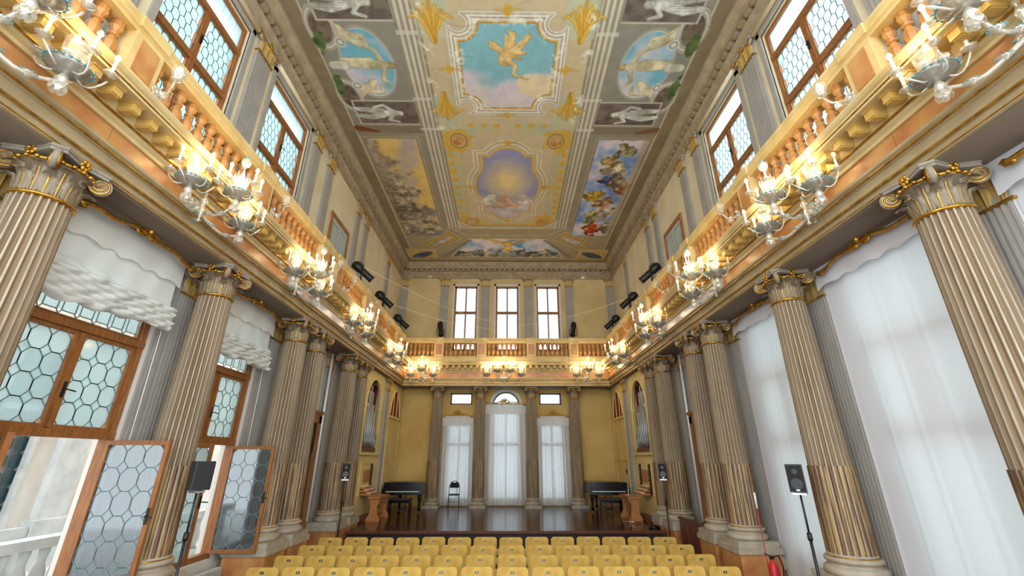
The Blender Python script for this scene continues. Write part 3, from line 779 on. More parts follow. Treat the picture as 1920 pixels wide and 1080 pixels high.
def column(x, y, z0, label, s=1.0, ped=None, group=None):
    c = empty('fluted_column', (x, y, 0)); tag(c, label, 'column', group, 'thing')
    obj('plinth', PLM, c, (0, 0, z0), scale=(s, s, 1))
    obj('base', BASEM, c, (0, 0, z0+.1), scale=(s, s, .95)); obj('base_ring', BRING, c, (0, 0, z0+.1), scale=(s, s, .95))
    zs = z0+.345
    obj('gilded_lower_shaft', SH_LO, c, (0, 0, zs), scale=(s, s, 2.46-zs))
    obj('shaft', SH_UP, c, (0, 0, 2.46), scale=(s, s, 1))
    capital(c, 4.885, s)
    if ped:
        p = boxobj('pedestal', 'marble', c, -ped, ped, -ped, ped, 0, z0-.1)
        boxobj('pedestal_cap', 'grey_stone', p, -ped-.03, ped+.03, -ped-.03, ped+.03, z0-.1, z0)
CN = ['nearest single column', 'second single column', 'nearer column of the first pair', 'farther column of the first pair', 'nearer column of the stage pair', 'farther column of the stage pair']
for sd in (-1, 1):
    for k, y in enumerate(COLY[sd]):
        column(sd*XC, y, 1.06 if k < 4 else .98, 'fluted grey column with gilded foot, ' + CN[k] + (' by the open casements' if sd < 0 else ' by the white curtains'), 1.0, .37 if k < 4 else .36)
for x, w in ((-2.9, 'nearest the left piano'), (-1.1, 'left of the middle curtain'), (1.03, 'right of the middle curtain'), (2.82, 'nearest the right piano')):
    column(x, 18.36, .8, 'slim fluted column on the end wall, ' + w, .86)

# ------------------------------------------------------------------ pilasters
def pil_shaft(w, z0, z1, nfl, d=.07, mats=('pilaster_grey', 'grey_dark')):
    """local: face toward -y, width along x"""
    b = MB(); b.box(-w/2, w/2, -d*.7, 0, z0, z1, 0)
    if nfl:
        p = w/nfl
        for k in range(nfl):
            x = -w/2+p*k
            b.box(x+p*.0, x+p*.42, -d, -d*.7, z0, z1, 0)
    else: b.box(-w/2+.05, w/2-.05, -d, -d*.7, z0, z1, 0)
    return b.mesh('pilaster', list(mats))
PILS = {}
LEAFP = leaf_mesh(.24, .13, .045, ('gold_paint', 'gilt'))
VOLP = volute_mesh(.075, ('gilt', 'pilaster_grey'))
PBELL = MB().prism([(-.19, 0), (.19, 0), (.2, .25), (.24, .33), (-.24, .33), (-.2, .25)], -.075, 0, 'y').mesh('bell', ['pilaster_grey'])
PABA = MB().box(-.26, .26, -.13, 0, .33, .39).mesh('abacus', ['pilaster_grey'])
def pilaster(loc, rz, z0, z1, label, w=.4, nfl=0, base=False, capz=.42, group=None):
    e = empty('pilaster', loc, rz); tag(e, label, kind='structure')
    key = (w, z0, z1, nfl)
    if key not in PILS: PILS[key] = pil_shaft(w, z0, z1-capz, nfl)
    obj('shaft', PILS[key], e)
    zc = z1-capz; s = w/.4
    c = obj('capital', PBELL, e, (0, 0, zc), scale=(s, 1, capz/.39))
    for x in (-.13, 0, .13): obj('leaf', LEAFP, c, (x, -.07, 0.01), (0, 0, -PI/2))
    for x in (-.21, .21): obj('volute', VOLP, c, (x, -.1, .29), (0, 0, 0))
    obj('flower', FLW, c, (0, -.13, .35), (0, 0, -PI/2)); obj('abacus', PABA, c)
    obj('necking', MB().box(-w/2-.015, w/2+.015, -.09, 0, zc-.02, zc+.01).mesh('necking', ['gilt']), e)
    if base:
        b = MB(); b.box(-w/2-.06, w/2+.06, -.15, 0, z0-.28, z0-.16); b.box(-w/2-.04, w/2+.04, -.13, 0, z0-.16, z0-.08); b.box(-w/2-.02, w/2+.02, -.1, 0, z0-.08, z0)
        obj('base', b.mesh('base', ['grey_stone']), e)
UPY = [3.78, 6.5, 9.2, 10.12, 12.6, 13.45, 16.5]
for sd in (-1, 1):
    for k, y in enumerate(UPY):
        pilaster((sd*XW, y, 0), -sd*PI/2, 6.4, 10.64, 'grey upper wall pilaster with gilt capital above column %d from the camera %s' % (k+1, SIDED[sd]), .5 if k < 2 else .4, 7 if k < 2 else 0)
    for k, y in enumerate([3.75, 6.45, 9.12, 10.08, 12.2]):
        pilaster((sd*XW, y, 0), -sd*PI/2, 1.0, 5.37, 'fluted lower wall pilaster behind column %d from the camera %s' % (k+1, SIDED[sd]), .46, 7, True)
for k, (x, w) in enumerate(((-4.92, 'in the left corner'), (-2.98, 'left of the three windows'), (-1.04, 'between the first two windows'), (1.0, 'between the last two windows'), (2.95, 'right of the three windows'), (4.92, 'in the right corner'))):
    pilaster((x, YW, 0), 0, 6.4, 10.64, 'grey pilaster with gilt capital on the upper end wall ' + w, .38, 0)
for k, (x, w) in enumerate(((-3.28, 'left'), (3.2, 'right'))): pass

# ------------------------------------------------------------------ windows
def ngon(pts, t): return MB().prism(pts, -t/2, t/2, 'x')
def frame_rect(b, y0, y1, z0, z1, w, t, mi=0):
    b.box(-t/2, t/2, y0, y1, z0, z0+w, mi); b.box(-t/2, t/2, y0, y1, z1-w, z1, mi)
    b.box(-t/2, t/2, y0, y0+w, z0+w, z1-w, mi); b.box(-t/2, t/2, y1-w, y1, z0+w, z1-w, mi)
def bar(b, p, q, w, t, mi=0):
    """thin bar in the y-z plane"""
    p = Vector((0, *p)); q = Vector((0, *q)); d = (q-p).normalized(); n = Vector((0, -d.z, d.y))*w/2
    vs = []
    for x in (-t/2, t/2):
        for c in (p+n, p-n, q-n, q+n): vs.append((x, c.y, c.z))
    b.add(vs, [(0, 1, 2, 3), (7, 6, 5, 4), (0, 4, 5, 1), (1, 5, 6, 2), (2, 6, 7, 3), (3, 7, 4, 0)], mi)
PANEC = {}
def oct_glazing(parent, y0, y1, z0, z1, nc, nr, glass, cw=.009):
    """octagon panes with diamonds between, lead cames; local plane x=0"""
    py, pz = (y1-y0)/nc, (z1-z0)/nr; k = .29
    oc = [(-py/2+k*py, -pz/2), (py/2-k*py, -pz/2), (py/2, -pz/2+k*pz), (py/2, pz/2-k*pz), (py/2-k*py, pz/2), (-py/2+k*py, pz/2), (-py/2, pz/2-k*pz), (-py/2, -pz/2+k*pz)]
    di = [(-k*py, 0), (0, -k*pz), (k*py, 0), (0, k*pz)]
    key = (round(py, 3), round(pz, 3), glass)
    if key not in PANEC: PANEC[key] = (ngon(oc, .004).mesh('pane', [glass]), ngon(di, .004).mesh('pane', [glass]), ngon([(0, -k*pz), (k*py, 0), (0, k*pz)], .004).mesh('pane', [glass]), ngon([(-k*py, 0), (0, -k*pz), (k*py, 0)][::-1], .004).mesh('pane', [glass]))
    om, dm, hm, hv = PANEC[key]
    cb = MB()
    for i in range(nc):
        for j in range(nr):
            c = (y0+(i+.5)*py, z0+(j+.5)*pz)
            obj('pane', om, parent, (0, c[0], c[1]))
            for a in range(8):
                p, q = oc[a], oc[(a+1) % 8]
                bar(cb, (p[0]+c[0], p[1]+c[1]), (q[0]+c[0], q[1]+c[1]), cw, .012)
    for i in range(1, nc):
        for j in range(1, nr): obj('pane', dm, parent, (0, y0+i*py, z0+j*pz))
    for j in range(1, nr):
        obj('pane', hm, parent, (0, y0, z0+j*pz)); obj('pane', hm, parent, (0, y1, z0+j*pz), (PI, 0, 0))
    for i in range(1, nc):
        obj('pane', hv, parent, (0, y0+i*py, z1)); obj('pane', hv, parent, (0, y0+i*py, z0), (PI, 0, 0))
    obj('lead_came', cb.mesh('came', ['lead']), parent)
def hex_glazing(parent, y0, y1, z0, z1, nc, nr, glass, cw=.010):
    """rows of tall rounded-hexagon panes"""
    p = (y1-y0)/nc; q = (z1-z0)/(nr+.25)
    hx = [(-p/2, -q*.30), (-p*.16, -q*.62), (p*.16, -q*.62), (p/2, -q*.30), (p/2, q*.30), (p*.16, q*.62), (-p*.16, q*.62), (-p/2, q*.30)]
    hx = [(0, -q*.62), (p*.3, -q*.52), (p/2, -q*.36), (p/2, q*.36), (p*.3, q*.52), (0, q*.62), (-p*.3, q*.52), (-p/2, q*.36), (-p/2, -q*.36), (-p*.3, -q*.52)]
    key = ('h', round(p, 3), round(q, 3), glass)
    if key not in PANEC: PANEC[key] = ngon([(a*.985, b_*.93) for a, b_ in hx], .004).mesh('pane', [glass])
    cb = MB()
    for j in range(nr):
        off = p/2 if j % 2 else 0
        for i in range(nc - (1 if j % 2 else 0)):
            c = (y0+off+(i+.5)*p, z0+(j+.62)*q)
            obj('pane', PANEC[key], parent, (0, c[0], c[1]))
            for a in (2, 3, 4, 5, 6, 7)[0:6]:
                u, w = hx[a], hx[(a+1) % 10]
                bar(cb, (u[0]+c[0], u[1]+c[1]), (w[0]+c[0], w[1]+c[1]), cw, .012)
    obj('lead_came', cb.mesh('came', ['lead']), parent)
    return q
HANDLE = MB(); HANDLE.box(-.012, .012, -.015, .015, -.09, .09); HANDLE.tube([(.02, 0, 0), (.05, 0, 0), (.055, .1, -.01)], .009, 6)
HANDLE = HANDLE.mesh('handle', ['black'])
NW = [0]
def wname(): NW[0] += 1; return 'window_%d' % NW[0]
WC = ['the bay at the edge of the picture', 'the nearest full bay', 'the second full bay']
# upper side windows
for sd in (-1, 1):
    for k, (y0, y1, z0, z1) in enumerate(UPH):
        w = empty(wname(), (sd*(XW+.12), 0, 0)); tag(w, 'tall upper leaded window with brown frame over %s %s' % (WC[k], SIDED[sd]), kind='structure')
        b = MB(); frame_rect(b, y0, y1, z0, z1, .07, .1); ym = (y0+y1)/2
        b.box(-.05, .05, ym-.05, ym+.05, z0, 9.75); b.box(-.06, .06, y0, y1, 9.72, 9.82); b.box(-.055, .055, y0, y1, 8.6, 8.72)
        obj('frame', b.mesh('frame', ['wood_win']), w)
        obj('handle', HANDLE, w, (-sd*.06, ym, 9.1), (0, 0, PI if sd > 0 else 0))
        for (a, c) in ((y0+.07, ym-.05), (ym+.05, y1-.07)):
            for (e, f_) in ((z0+.07, 8.6), (8.72, 9.72)):
                if k == 0: obj('pane', ngon([(a, e), (c, e), (c, f_), (a, f_)], .004).mesh('pane', ['pane_upper']), w)
                else:
                    sh = obj('sash', MB().mesh('sash', ['wood_win']) if False else (lambda bb: (frame_rect(bb, a, c, e, f_, .02, .04), bb.mesh('sash', ['wood_win']))[1])(MB()), w)
                    hex_glazing(sh, a+.02, c-.02, e+.02, f_-.02, 5, int((f_-e)/.185), 'pane_upper', .007)
                    obj('backing_glass', ngon([(a+.02, e+.02), (c-.02, e+.02), (c-.02, f_-.02), (a+.02, f_-.02)], .003).mesh('pane', ['pane_clear']), sh, (sd*.008, 0, 0))
        n = 9
        for i in range(n):
            a = y0+.07+(y1-y0-.14)*i/n; c = y0+.07+(y1-y0-.14)*(i+1)/n
            obj('pane', ngon([(a+.004, 9.82), (c-.004, 9.82), (c-.004, z1-.07), (a+.004, z1-.07)], .004).mesh('pane', ['pane_upper']), w)
        b = MB()   # grey stone surround with a roller blind box at the head
        for a in (y0-.1, y1): b.box(-sd*.16, -sd*.1, a, a+.1, z0, z1+.1)
        b.box(-sd*.16, -sd*.1, y0-.1, y1+.1, z1, z1+.12)
        obj('surround', b.mesh('surround', ['pilaster_grey']), w)
        obj('blind_box', MB().lathe([(.05, y0-.08), (.05, y1+.08)], 12, ax='y').mesh('blind_box', ['cream']), w, (-sd*.2, 0, z1+.14))
# lower left windows (the right ones are behind curtains)
def lower_window(sd, k, full):
    y0, y1, z0, z1 = LOWH[k]; ym = (y0+y1)/2
    w = empty(wname(), (sd*(XW+.12), 0, 0))
    tag(w, ('wooden casement window with octagonal leaded panes in %s %s' if full else 'tall wooden window behind the curtain of %s %s') % (WC[k], SIDED[sd]), kind='structure')
    b = MB(); frame_rect(b, y0, y1, z0, z1, .09, .12)
    b.box(-.07, .07, y0, y1, 2.78, 2.87); b.box(-.07, .07, y0, y1, 3.99, 4.08); b.box(-.06, .06, ym-.025, ym+.025, 2.88, 3.98)
    obj('frame', b.mesh('frame', ['wood_win']), w)
    g = 'pane_lower'
    for a, c in ((y0+.09, ym-.025), (ym+.025, y1-.09)):
        b = MB(); frame_rect(b, a, c, 2.87, 3.99, .045, .07)
        sh = obj('sash', b.mesh('sash', ['wood_win']), w)
        if full: oct_glazing(sh, a+.045, c-.045, 2.915, 3.945, 3, 4, g)
        else: obj('pane', ngon([(a, 2.9), (c, 2.9), (c, 3.96), (a, 3.96)], .004).mesh('pane', [g]), sh)
    if full:
        obj('handle', HANDLE, w, (.06, ym, 3.3))
        b = MB(); frame_rect(b, y0+.09, y1-.09, 4.1, z1-.09, .02, .05)
        tp = obj('top_light', b.mesh('sash', ['wood_win']), w)
        nn = 7; bw = (y1-y0-.22)/nn; bh = .44
        pm = ngon([(-bw*.36, -bh*.38), (bw*.36, -bh*.38), (bw*.36, bh*.38), (-bw*.36, bh*.38)], .004).mesh('pane', [g])
        pv = ngon([(-bw*.13, -bh*.36), (bw*.13, -bh*.36), (bw*.13, bh*.36), (-bw*.13, bh*.36)], .004).mesh('pane', [g])
        ph = ngon([(-bw*.48, -bh*.11), (bw*.48, -bh*.11), (bw*.48, bh*.11), (-bw*.48, bh*.11)], .004).mesh('pane', [g])
        cb = MB()
        for i in range(nn):
            for j in range(2):
                cy, cz = y0+.11+bw*(i+.5), 4.12+bh*(j+.5)
                obj('pane', pm, tp, (0, cy, cz)); obj('pane', pv, tp, (0.001, cy+bw/2, cz)); obj('pane', ph, tp, (0.001, cy, cz+bh/2))
                for s in (-1, 1):
                    bar(cb, (cy+s*bw*.37, cz-bh*.38), (cy+s*bw*.37, cz+bh*.38), .009, .012); bar(cb, (cy-bw*.37, cz+s*bh*.39), (cy+bw*.37, cz+s*bh*.39), .009, .012)
                    for s2 in (-1, 1): bar(cb, (cy+s*bw*.37, cz+s2*bh*.39), (cy+s*bw*.5, cz+s2*bh*.5), .009, .012)
        obj('lead_came', cb.mesh('came', ['lead']), tp)
    else: obj('pane', ngon([(y0, 4.1), (y1, 4.1), (y1, z1), (y0, z1)], .004).mesh('pane', [g]), w); obj('pane', ngon([(y0, z0), (y1, z0), (y1, 2.8), (y0, 2.8)], .004).mesh('pane', [g]), w)
    return w
def leaf(parent, yh, ang, wd, glass, flip):
    """an opening casement hinged at yh; local leaf runs along +y then turned"""
    b = MB(); z0, z1 = 1.03, 2.77; frame_rect(b, 0, wd, z0, z1, .055, .05)
    o = obj('casement', b.mesh('casement', ['wood_win']), parent, (.06, yh, 0), (0, 0, ang))
    oct_glazing(o, .055, wd-.055, z0+.055, z1-.055, 3, 6, glass)
    obj('handle', HANDLE, o, (.03, wd-.03, 1.9))
for k in (0, 1, 2):
    w = lower_window(-1, k, k > 0)
    y0, y1, z0, z1 = LOWH[k]
    if k:
        wd = (y1-y0-.18)/2
        if k == 1:
            leaf(w, y0+.09, math.radians(-108), wd, 'pane_open', 1); leaf(w, y1-.09, math.radians(180+92), wd, 'pane_open', 1)
        else:
            leaf(w, y0+.09, math.radians(-14), wd, 'pane_lower', 1); leaf(w, y1-.09, math.radians(180+92), wd, 'pane_open', 1)
    lower_window(1, k, False)
# grey folding shutters / panelling in the reveals beside the left windows
for k, (y0, y1, z0, z1) in enumerate(LOWH):
    for a, c in ((y0-.26, y0), (y1, y1+.2)):
        b = MB(); n = 4
        for i in range(n):
            p = a+(c-a)*i/n
            b.box(-XW, -XW+.03+.015*(i % 2), p, p+(c-a)/n, .9, 5.2)
        tag(obj('panelling', b.mesh('panelling', ['pilaster_grey'])), 'grey panelled reveal strip %s the lower left window, %s' % ('before' if a < y0 else 'after', WC[k]), kind='structure')
# back windows
for i, x in enumerate((-1.96, 0, 1.93)):
    w = empty(wname(), (x, YW+.14, 0)); tag(w, 'tall upper window of four white panes, %s on the end wall' % ['left one', 'middle one', 'right one'][i], kind='structure')
    b = MB(); t = .09
    b.box(-.53, .53, -.05, .05, 7.1, 7.18); b.box(-.53, .53, -.05, .05, 10.17, 10.25); b.box(-.53, -.46, -.05, .05, 7.1, 10.25); b.box(.46, .53, -.05, .05, 7.1, 10.25)
    b.box(-.03, .03, -.05, .05, 7.1, 10.25); b.box(-.53, .53, -.055, .055, 8.87, 8.99)
    obj('frame', b.mesh('frame', ['wood_win']), w)
    for a in (-.245, .245):
        for e, f_ in ((7.18, 8.87), (8.99, 10.17)): obj('pane', MB().box(a-.215, a+.215, -.003, .003, e, f_).mesh('pane', ['pane_back']), w)
    b = MB(); b.box(-.62, -.53, -.18, -.14, 7.0, 10.34); b.box(.53, .62, -.18, -.14, 7.0, 10.34); b.box(-.62, .62, -.18, -.14, 10.25, 10.34)
    obj('surround', b.mesh('surround', ['white_wall']), w)
for i, (x0, x1, z0, z1) in enumerate(BLO):
    w = empty(wname(), ((x0+x1)/2, YW+.14, 0)); hw = (x1-x0)/2
    tag(w, ['small transom window above the left stage curtain', 'small transom window above the right stage curtain', 'tall window behind the left stage curtain', 'tall window behind the right stage curtain', 'tall window behind the middle stage curtain'][i], kind='structure')
    b = MB(); b.box(-hw, hw, -.05, .05, z0, z0+.06); b.box(-hw, hw, -.05, .05, z1-.06, z1); b.box(-hw, -hw+.06, -.05, .05, z0, z1); b.box(hw-.06, hw, -.05, .05, z0, z1)
    if i > 1: b.box(-hw, hw, -.05, .05, 3.05, 3.15); b.box(-.04, .04, -.05, .05, z0, z1)
    obj('frame', b.mesh('frame', ['wood_dark']), w)
    obj('pane', MB().box(-hw+.06, hw-.06, -.003, .003, z0+.06, z1-.06).mesh('pane', ['pane_back']), w)
w = empty(wname(), (-.03, YW, 0)); tag(w, 'half-round fanlight with white surround above the middle stage curtain', kind='structure')
b = MB(); R1, R2 = .58, .70
for k in range(20):
    a, a2 = PI*k/20, PI*(k+1)/20
    P_ = lambda r, t: (r*math.cos(t), 4.72+r*.95*math.sin(t))
    b.prism([P_(R1, a), P_(R2, a), P_(R2, a2), P_(R1, a2)], -.05, 0, 'y')
obj('surround', b.mesh('surround', ['white_wall']), w)
b = MB()
for k in range(20):
    a, a2 = PI*k/20, PI*(k+1)/20
    b.prism([P_(.52, a), P_(.585, a), P_(.585, a2), P_(.52, a2)], .08, .16, 'y')
b.box(-.58, .58, .08, .16, 4.72, 4.78)
obj('frame', b.mesh('frame', ['wood_dark']), w)
obj('pane', MB().prism([P_(.54, PI*k/20) for k in range(21)], .11, .115, 'y').mesh('pane', ['pane_back']), w)
for k in range(1, 4): obj('glazing_bar', MB().tube([(0, .11, 4.75), (.54*math.cos(PI*k/4), .11, 4.72+.52*math.sin(PI*k/4))], .008, 5).mesh('bar', ['lead']), w)

# ------------------------------------------------------------------ blinds, curtains, pelmets
def pelmet(label, x, y0, y1, z, sd, k, along='y'):
    """gilded rococo strip with a shell ornament in the middle"""
    e = empty('gilded_pelmet', (0, 0, 0)); tag(e, label, 'pelmet')
    pts = []; n = 28; L = y1-y0
    for i in range(n+1):
        t = i/n; a = y0+L*t; zz = z + .10*math.sin(PI*t)**.8 + .02*math.sin(6*PI*t)
        pts.append((x, a, zz) if along == 'y' else (a, x, zz))
    obj('strip', MB().tube(pts, [.026 if 2 < i < n-2 else .034 for i in range(n+1)], 7).mesh('strip', ['gilt']), e)
    b = MB(); c = ((y0+y1)/2); zc = z+.12
    P3 = (lambda da, dz, dx=0: (x-sd*.02*(1 if dx else 0)-sd*dx, c+da, zc+dz)) if along == 'y' else (lambda da, dz, dx=0: (c+da, x-.02-dx, zc+dz))
    for s in (-1, 1):
        b.tube([P3(s*(.02+.05*j), .02+.05*math.sin(j*1.1)) for j in range(5)], [.03, .034, .03, .024, .014], 6)
        b.tube([P3(s*.04, -.03), P3(s*.09, -.06), P3(s*.15, -.04), P3(s*.17, 0)], [.02, .024, .018, .012], 6)
        b.tube([P3(s*.02, .04), P3(s*.05, .1), P3(s*.02, .15), P3(-s*.02, .13)], [.018, .022, .016, .01], 6)
    b.ell(P3(0, .03, .02), (.045, .045, .06), 8, 6)
    obj('shell_ornament', b.mesh('ornament', ['gilt']), e)
    for a in (y0, y1):
        b = MB(); s = 1 if a == y0 else -1
        q = [(a+s*.02*j, z+.03*math.sin(j*1.4)-.02*j*0) for j in range(6)]
        b.tube([((x, p[0], p[1]) if along == 'y' else (p[0], x, p[1])) for p in q], [.04, .03, .036, .026, .032, .02], 6)
        obj('end_scroll', b.mesh('scroll', ['gilt']), e)
def valance(x, y0, y1, z0, z1, sd, name, m):
    rows = []; n = 40
    for j in range(7):
        r = []
        for i in range(n+1):
            t = i/n; a = y0+(y1-y0)*t
            sc = .025*abs(math.sin(t*PI*9)) + .02*math.sin(t*37)
            zz = z1 + (z0+sc*(1) - z1)*j/6
            r.append((x - sd*(.02+.015*math.sin(t*21+j*.5)*(j/6)+.03*j/6), a, zz))
        rows.append(r)
    return MB().strip(rows)
BN = ['at the very edge of the picture', 'in the nearest full bay', 'in the second full bay']
for k, (y0, y1) in enumerate(((1.35, 3.26), (4.06, 6.0), (6.76, 8.74))):
    e = empty('roman_blind', (0, 0, 0)); tag(e, 'white fabric blind drawn up in folds ' + BN[k] + ' ', 'blind')
    x = -4.98
    obj('valance', valance(x+.05, y0, y1, 4.93, 5.5, -1, 'v', 0).mesh('valance', ['blind_cloth']), e)
    rows = []; n = 44; m = 34
    for j in range(m+1):
        s = j/m; r = []
        for i in range(n+1):
            t = i/n; a = y0+.04+(y1-y0-.08)*t
            sag = .06*math.sin(PI*t) + .04*math.sin(5*t+k)
            zz = 5.2 - .62*min(s/.35, 1) - (.34+.5*sag*0)*max(0, (s-.35)/.65) - sag*(s > .35)*(s-.35)
            amp = .075*max(0, min(1, (s-.3)/.1))
            ph = s*52 + 2.4*math.sin(t*4+k*2)+ 1.5*math.sin(t*9+1)+.8*math.sin(t*23+s*8)
            r.append((x + .045 + amp*(1+math.sin(ph)) + .008*math.sin(t*30+s*9)+.02*math.sin(t*41+s*30)*(s > .34), a, zz + .03*math.cos(ph)*(amp > 0) + .018*math.sin(t*PI*9)*(s > .97)))
        rows.append(r)
    obj('gathered_cloth', MB().strip(rows).mesh('cloth', ['blind_cloth']), e)
    obj('pull_cord', MB().tube([(x+.06, y1-.06, 4.4), (x+.05, y1-.02, 3.2), (x+.05, y1-.0, 2.2)], .006, 5).mesh('cord', ['white_paint']), e)
    pelmet('gilded rococo pelmet above the drawn-up blind ' + BN[k], x+.24, y0+.02, y1-.02, 5.2, -1, k)
for k, (y0, y1) in enumerate(((1.2, 3.55), (4.05, 6.22), (6.72, 8.92))):
    e = empty('curtain', (0, 0, 0)); tag(e, 'floor-length plain white curtain ' + BN[k] + ' opposite the casements', 'curtain')
    x = 5.03; rows = []; n = 60
    for j in range(13):
        s = j/12; r = []
        for i in range(n+1):
            t = i/n
            fold = .010*math.sin(t*26+k)+.012*math.sin(t*11+s*1.1)+(.012 if i % 12 == 0 else 0)
            r.append((x - fold*(.4+s) + .0*s, y0+(y1-y0)*t, 5.5-5.42*s))
        rows.append(r)
    obj('drape', MB().strip(rows).mesh('drape', ['curtain_right']), e)
    obj('valance', valance(x-.06, y0-.02, y1+.02, 5.02 if k else 5.0, 5.5, 1, 'v', 0).mesh('valance', ['curtain_right']), e)
    pelmet('gilded rococo pelmet above the long white curtain ' + BN[k], x-.19, y0+.2, y1-.2, 5.2, 1, k)
for k, (x0, x1, zt) in enumerate(((-2.68, -1.4, 4.2), (-1.0, .82, 4.68), (1.28, 2.62, 4.2))):
    e = empty('sheer_curtain', (0, 18.82, 0)); tag(e, 'gathered sheer white stage curtain with pleated valance, %s one' % ['left', 'tall middle', 'right'][k], 'curtain')
    n = 120; rows = []
    for j in range(9):
        s = j/8; r = []
        for i in range(n+1):
            t = i/n; wd = 1+.05*s
            xx = (x0+x1)/2 + (t-.5)*(x1-x0)*wd
            r.append((xx, -.05*math.sin(t*2*PI*10+.5*math.sin(s*2+t*9)+1.2*math.sin(t*17))*(.6+.4*s), zt-(zt-.83)*s))
        rows.append(r)
    obj('drape', MB().strip(rows).mesh('drape', ['sheer']), e)
    rows = []
    for j in range(4):
        s = j/3; rows.append([((x0+x1)/2+(i/n-.5)*(x1-x0)*1.03, -.09-.022*math.sin(i/n*2*PI*17)*(.5+s), zt+.02-.40*s+.01*math.sin(i*.8)*s) for i in range(n+1)])
    obj('valance', MB().strip(rows).mesh('valance', ['blind_cloth']), e)
    pelmet('gilded carved pelmet over the %s stage curtain' % ['left', 'middle', 'right'][k], 18.66, x0, x1, zt, -1, k, 'x')
# ------------------------------------------------------------------ blown-glass chandeliers on the gallery front
def sarm(p0, p1, lift, n=9):
    """S-shaped arm: dips, then rises to the cup"""
    p0 = Vector(p0); p1 = Vector(p1); out = []
    for i in range(n+1):
        t = i/n; p = p0.lerp(p1, t); p.z += -lift*math.sin(PI*t)*(1.0-.5*t) + .25*lift*math.sin(2*PI*t)
        out.append(p)
    return out
DISH = MB().lathe([(.02, -.09), (.05, -.085), (.10, -.06), (.16, -.015), (.175, .012), (.165, .012), (.1, -.04), (.02, -.06)], 20).mesh('dish', ['murano_grey'])
def rimmesh(R, r, n=22, m='aqua'):
    b = MB()
    for k in range(n):
        a = 2*PI*k/n; b.ell((R*math.cos(a), R*math.sin(a), .012), (r, r, r), 5, 4)
    return b.mesh('rim', [m])
RIM = rimmesh(.176, .012)
CUP = MB().lathe([(.012, -.03), (.02, -.02), (.05, .0), (.062, .014), (.055, .014), (.02, .0), (.018, .03), (.014, .03)], 12).mesh('cup', ['murano'])
CANDLE = MB().lathe([(.015, 0), (.015, .17), (.008, .175)], 8).mesh('candle', ['candle'])
BULB = MB().lathe([(.005, 0), (.018, .012), (.025, .032), (.017, .058), (.002, .078)], 8).mesh('bulb', ['bulb'])
STEM = MB().lathe([(.02, -.28), (.035, -.26), (.012, -.23), (.03, -.19), (.055, -.15), (.03, -.1), (.02, -.06), (.03, 0), (.05, .04), (.03, .09), (.02, .12), (.035, .16), (.02, .2)], 10).mesh('stem', ['murano'])
def petals(n, h, r0, r1, m='murano'):
    b = MB()
    for k in range(n):
        a = 2*PI*k/n; ca, sa = math.cos(a), math.sin(a); rows = []
        for i in range(6):
            t = i/5; r = r0+(r1-r0)*math.sin(t*1.9); z = h*t - .03*max(0, t-.8)*5*.3
            w = .034*math.sin(PI*min(.96, .15+.85*t))+.006
            rows.append([(r*ca-s*w*sa, r*sa+s*w*ca, z+(0 if s else .0)) for s in (-1, -.3, .3, 1)])
        b.strip(rows)
    return b.mesh('petals', [m])
SPRAY = petals(9, .09, .10, .21); FLAME = petals(10, .30, .03, .10); CROWN = petals(7, .13, .015, .06)
ARMS = {}
def small_arm(k, n, R):
    a = 2*PI*k/n
    return [(.04*math.cos(a), .04*math.sin(a), -.02)] + [((.04+(R-.04)*t)*math.cos(a+.3*math.sin(PI*t)), (.04+(R-.04)*t)*math.sin(a+.3*math.sin(PI*t)), -.02-.09*math.sin(PI*t*.9)+.11*t*t) for t in (.2, .4, .6, .75, .9, 1.0)]
def cluster(parent, loc, n=5, R=.24, a0=0.0, light=0):
    b = obj('bowl', DISH, parent, loc)
    obj('bead_rim', RIM, b)['kind'] = 'stuff'
    obj('stem', STEM, parent, loc); 
    obj('flame_flower', FLAME, parent, (loc[0], loc[1], loc[2]+.04))
    obj('pendant_flower', CROWN, parent, (loc[0], loc[1], loc[2]-.16), (PI, 0, 0))
    obj('leaf_spray', SPRAY, parent, (loc[0], loc[1], loc[2]-.02))
    for k in range(n):
        key = (k, n, R)
        if key not in ARMS: ARMS[key] = MB().tube(small_arm(k, n, R), .010, 6).mesh('arm', ['murano'])
        obj('arm', ARMS[key], parent, loc)
        a = 2*PI*k/n; p = (loc[0]+R*math.cos(a), loc[1]+R*math.sin(a), loc[2]+.09+.03*((k*7) % 3))
        obj('drip_cup', CUP, parent, p)
        c = obj('candle', CANDLE, parent, (p[0], p[1], p[2]+.01))
        obj('bulb', BULB, c, (0, 0, .172))
    if light:
        l = bpy.data.lights.new('candle_glow', 'POINT'); l.energy = light; l.color = (1, .78, .45); l.shadow_soft_size = .12
        lo = bpy.data.objects.new('candle_glow', l); COL.objects.link(lo); lo.parent = parent; lo.location = (loc[0], loc[1], loc[2]+.36)
LOBES = MB()
for k in range(7):
    a = 2*PI*k/7; LOBES.ell((.11*math.cos(a), .02, .11*math.sin(a)), (.07, .025, .07), 8, 5)
LOBES.ell((0, .03, 0), (.08, .05, .08), 8, 5)
LOBES = LOBES.mesh('wall_flower', ['murano'])
DOTS = MB()
for k in range(9):
    a = 2*PI*k/9; DOTS.ell((.15*math.cos(a), .05, .15*math.sin(a)), (.014, .014, .014), 6, 4)
DOTS = DOTS.mesh('blue_bead', ['aqua'])
CH_LIGHT = 22
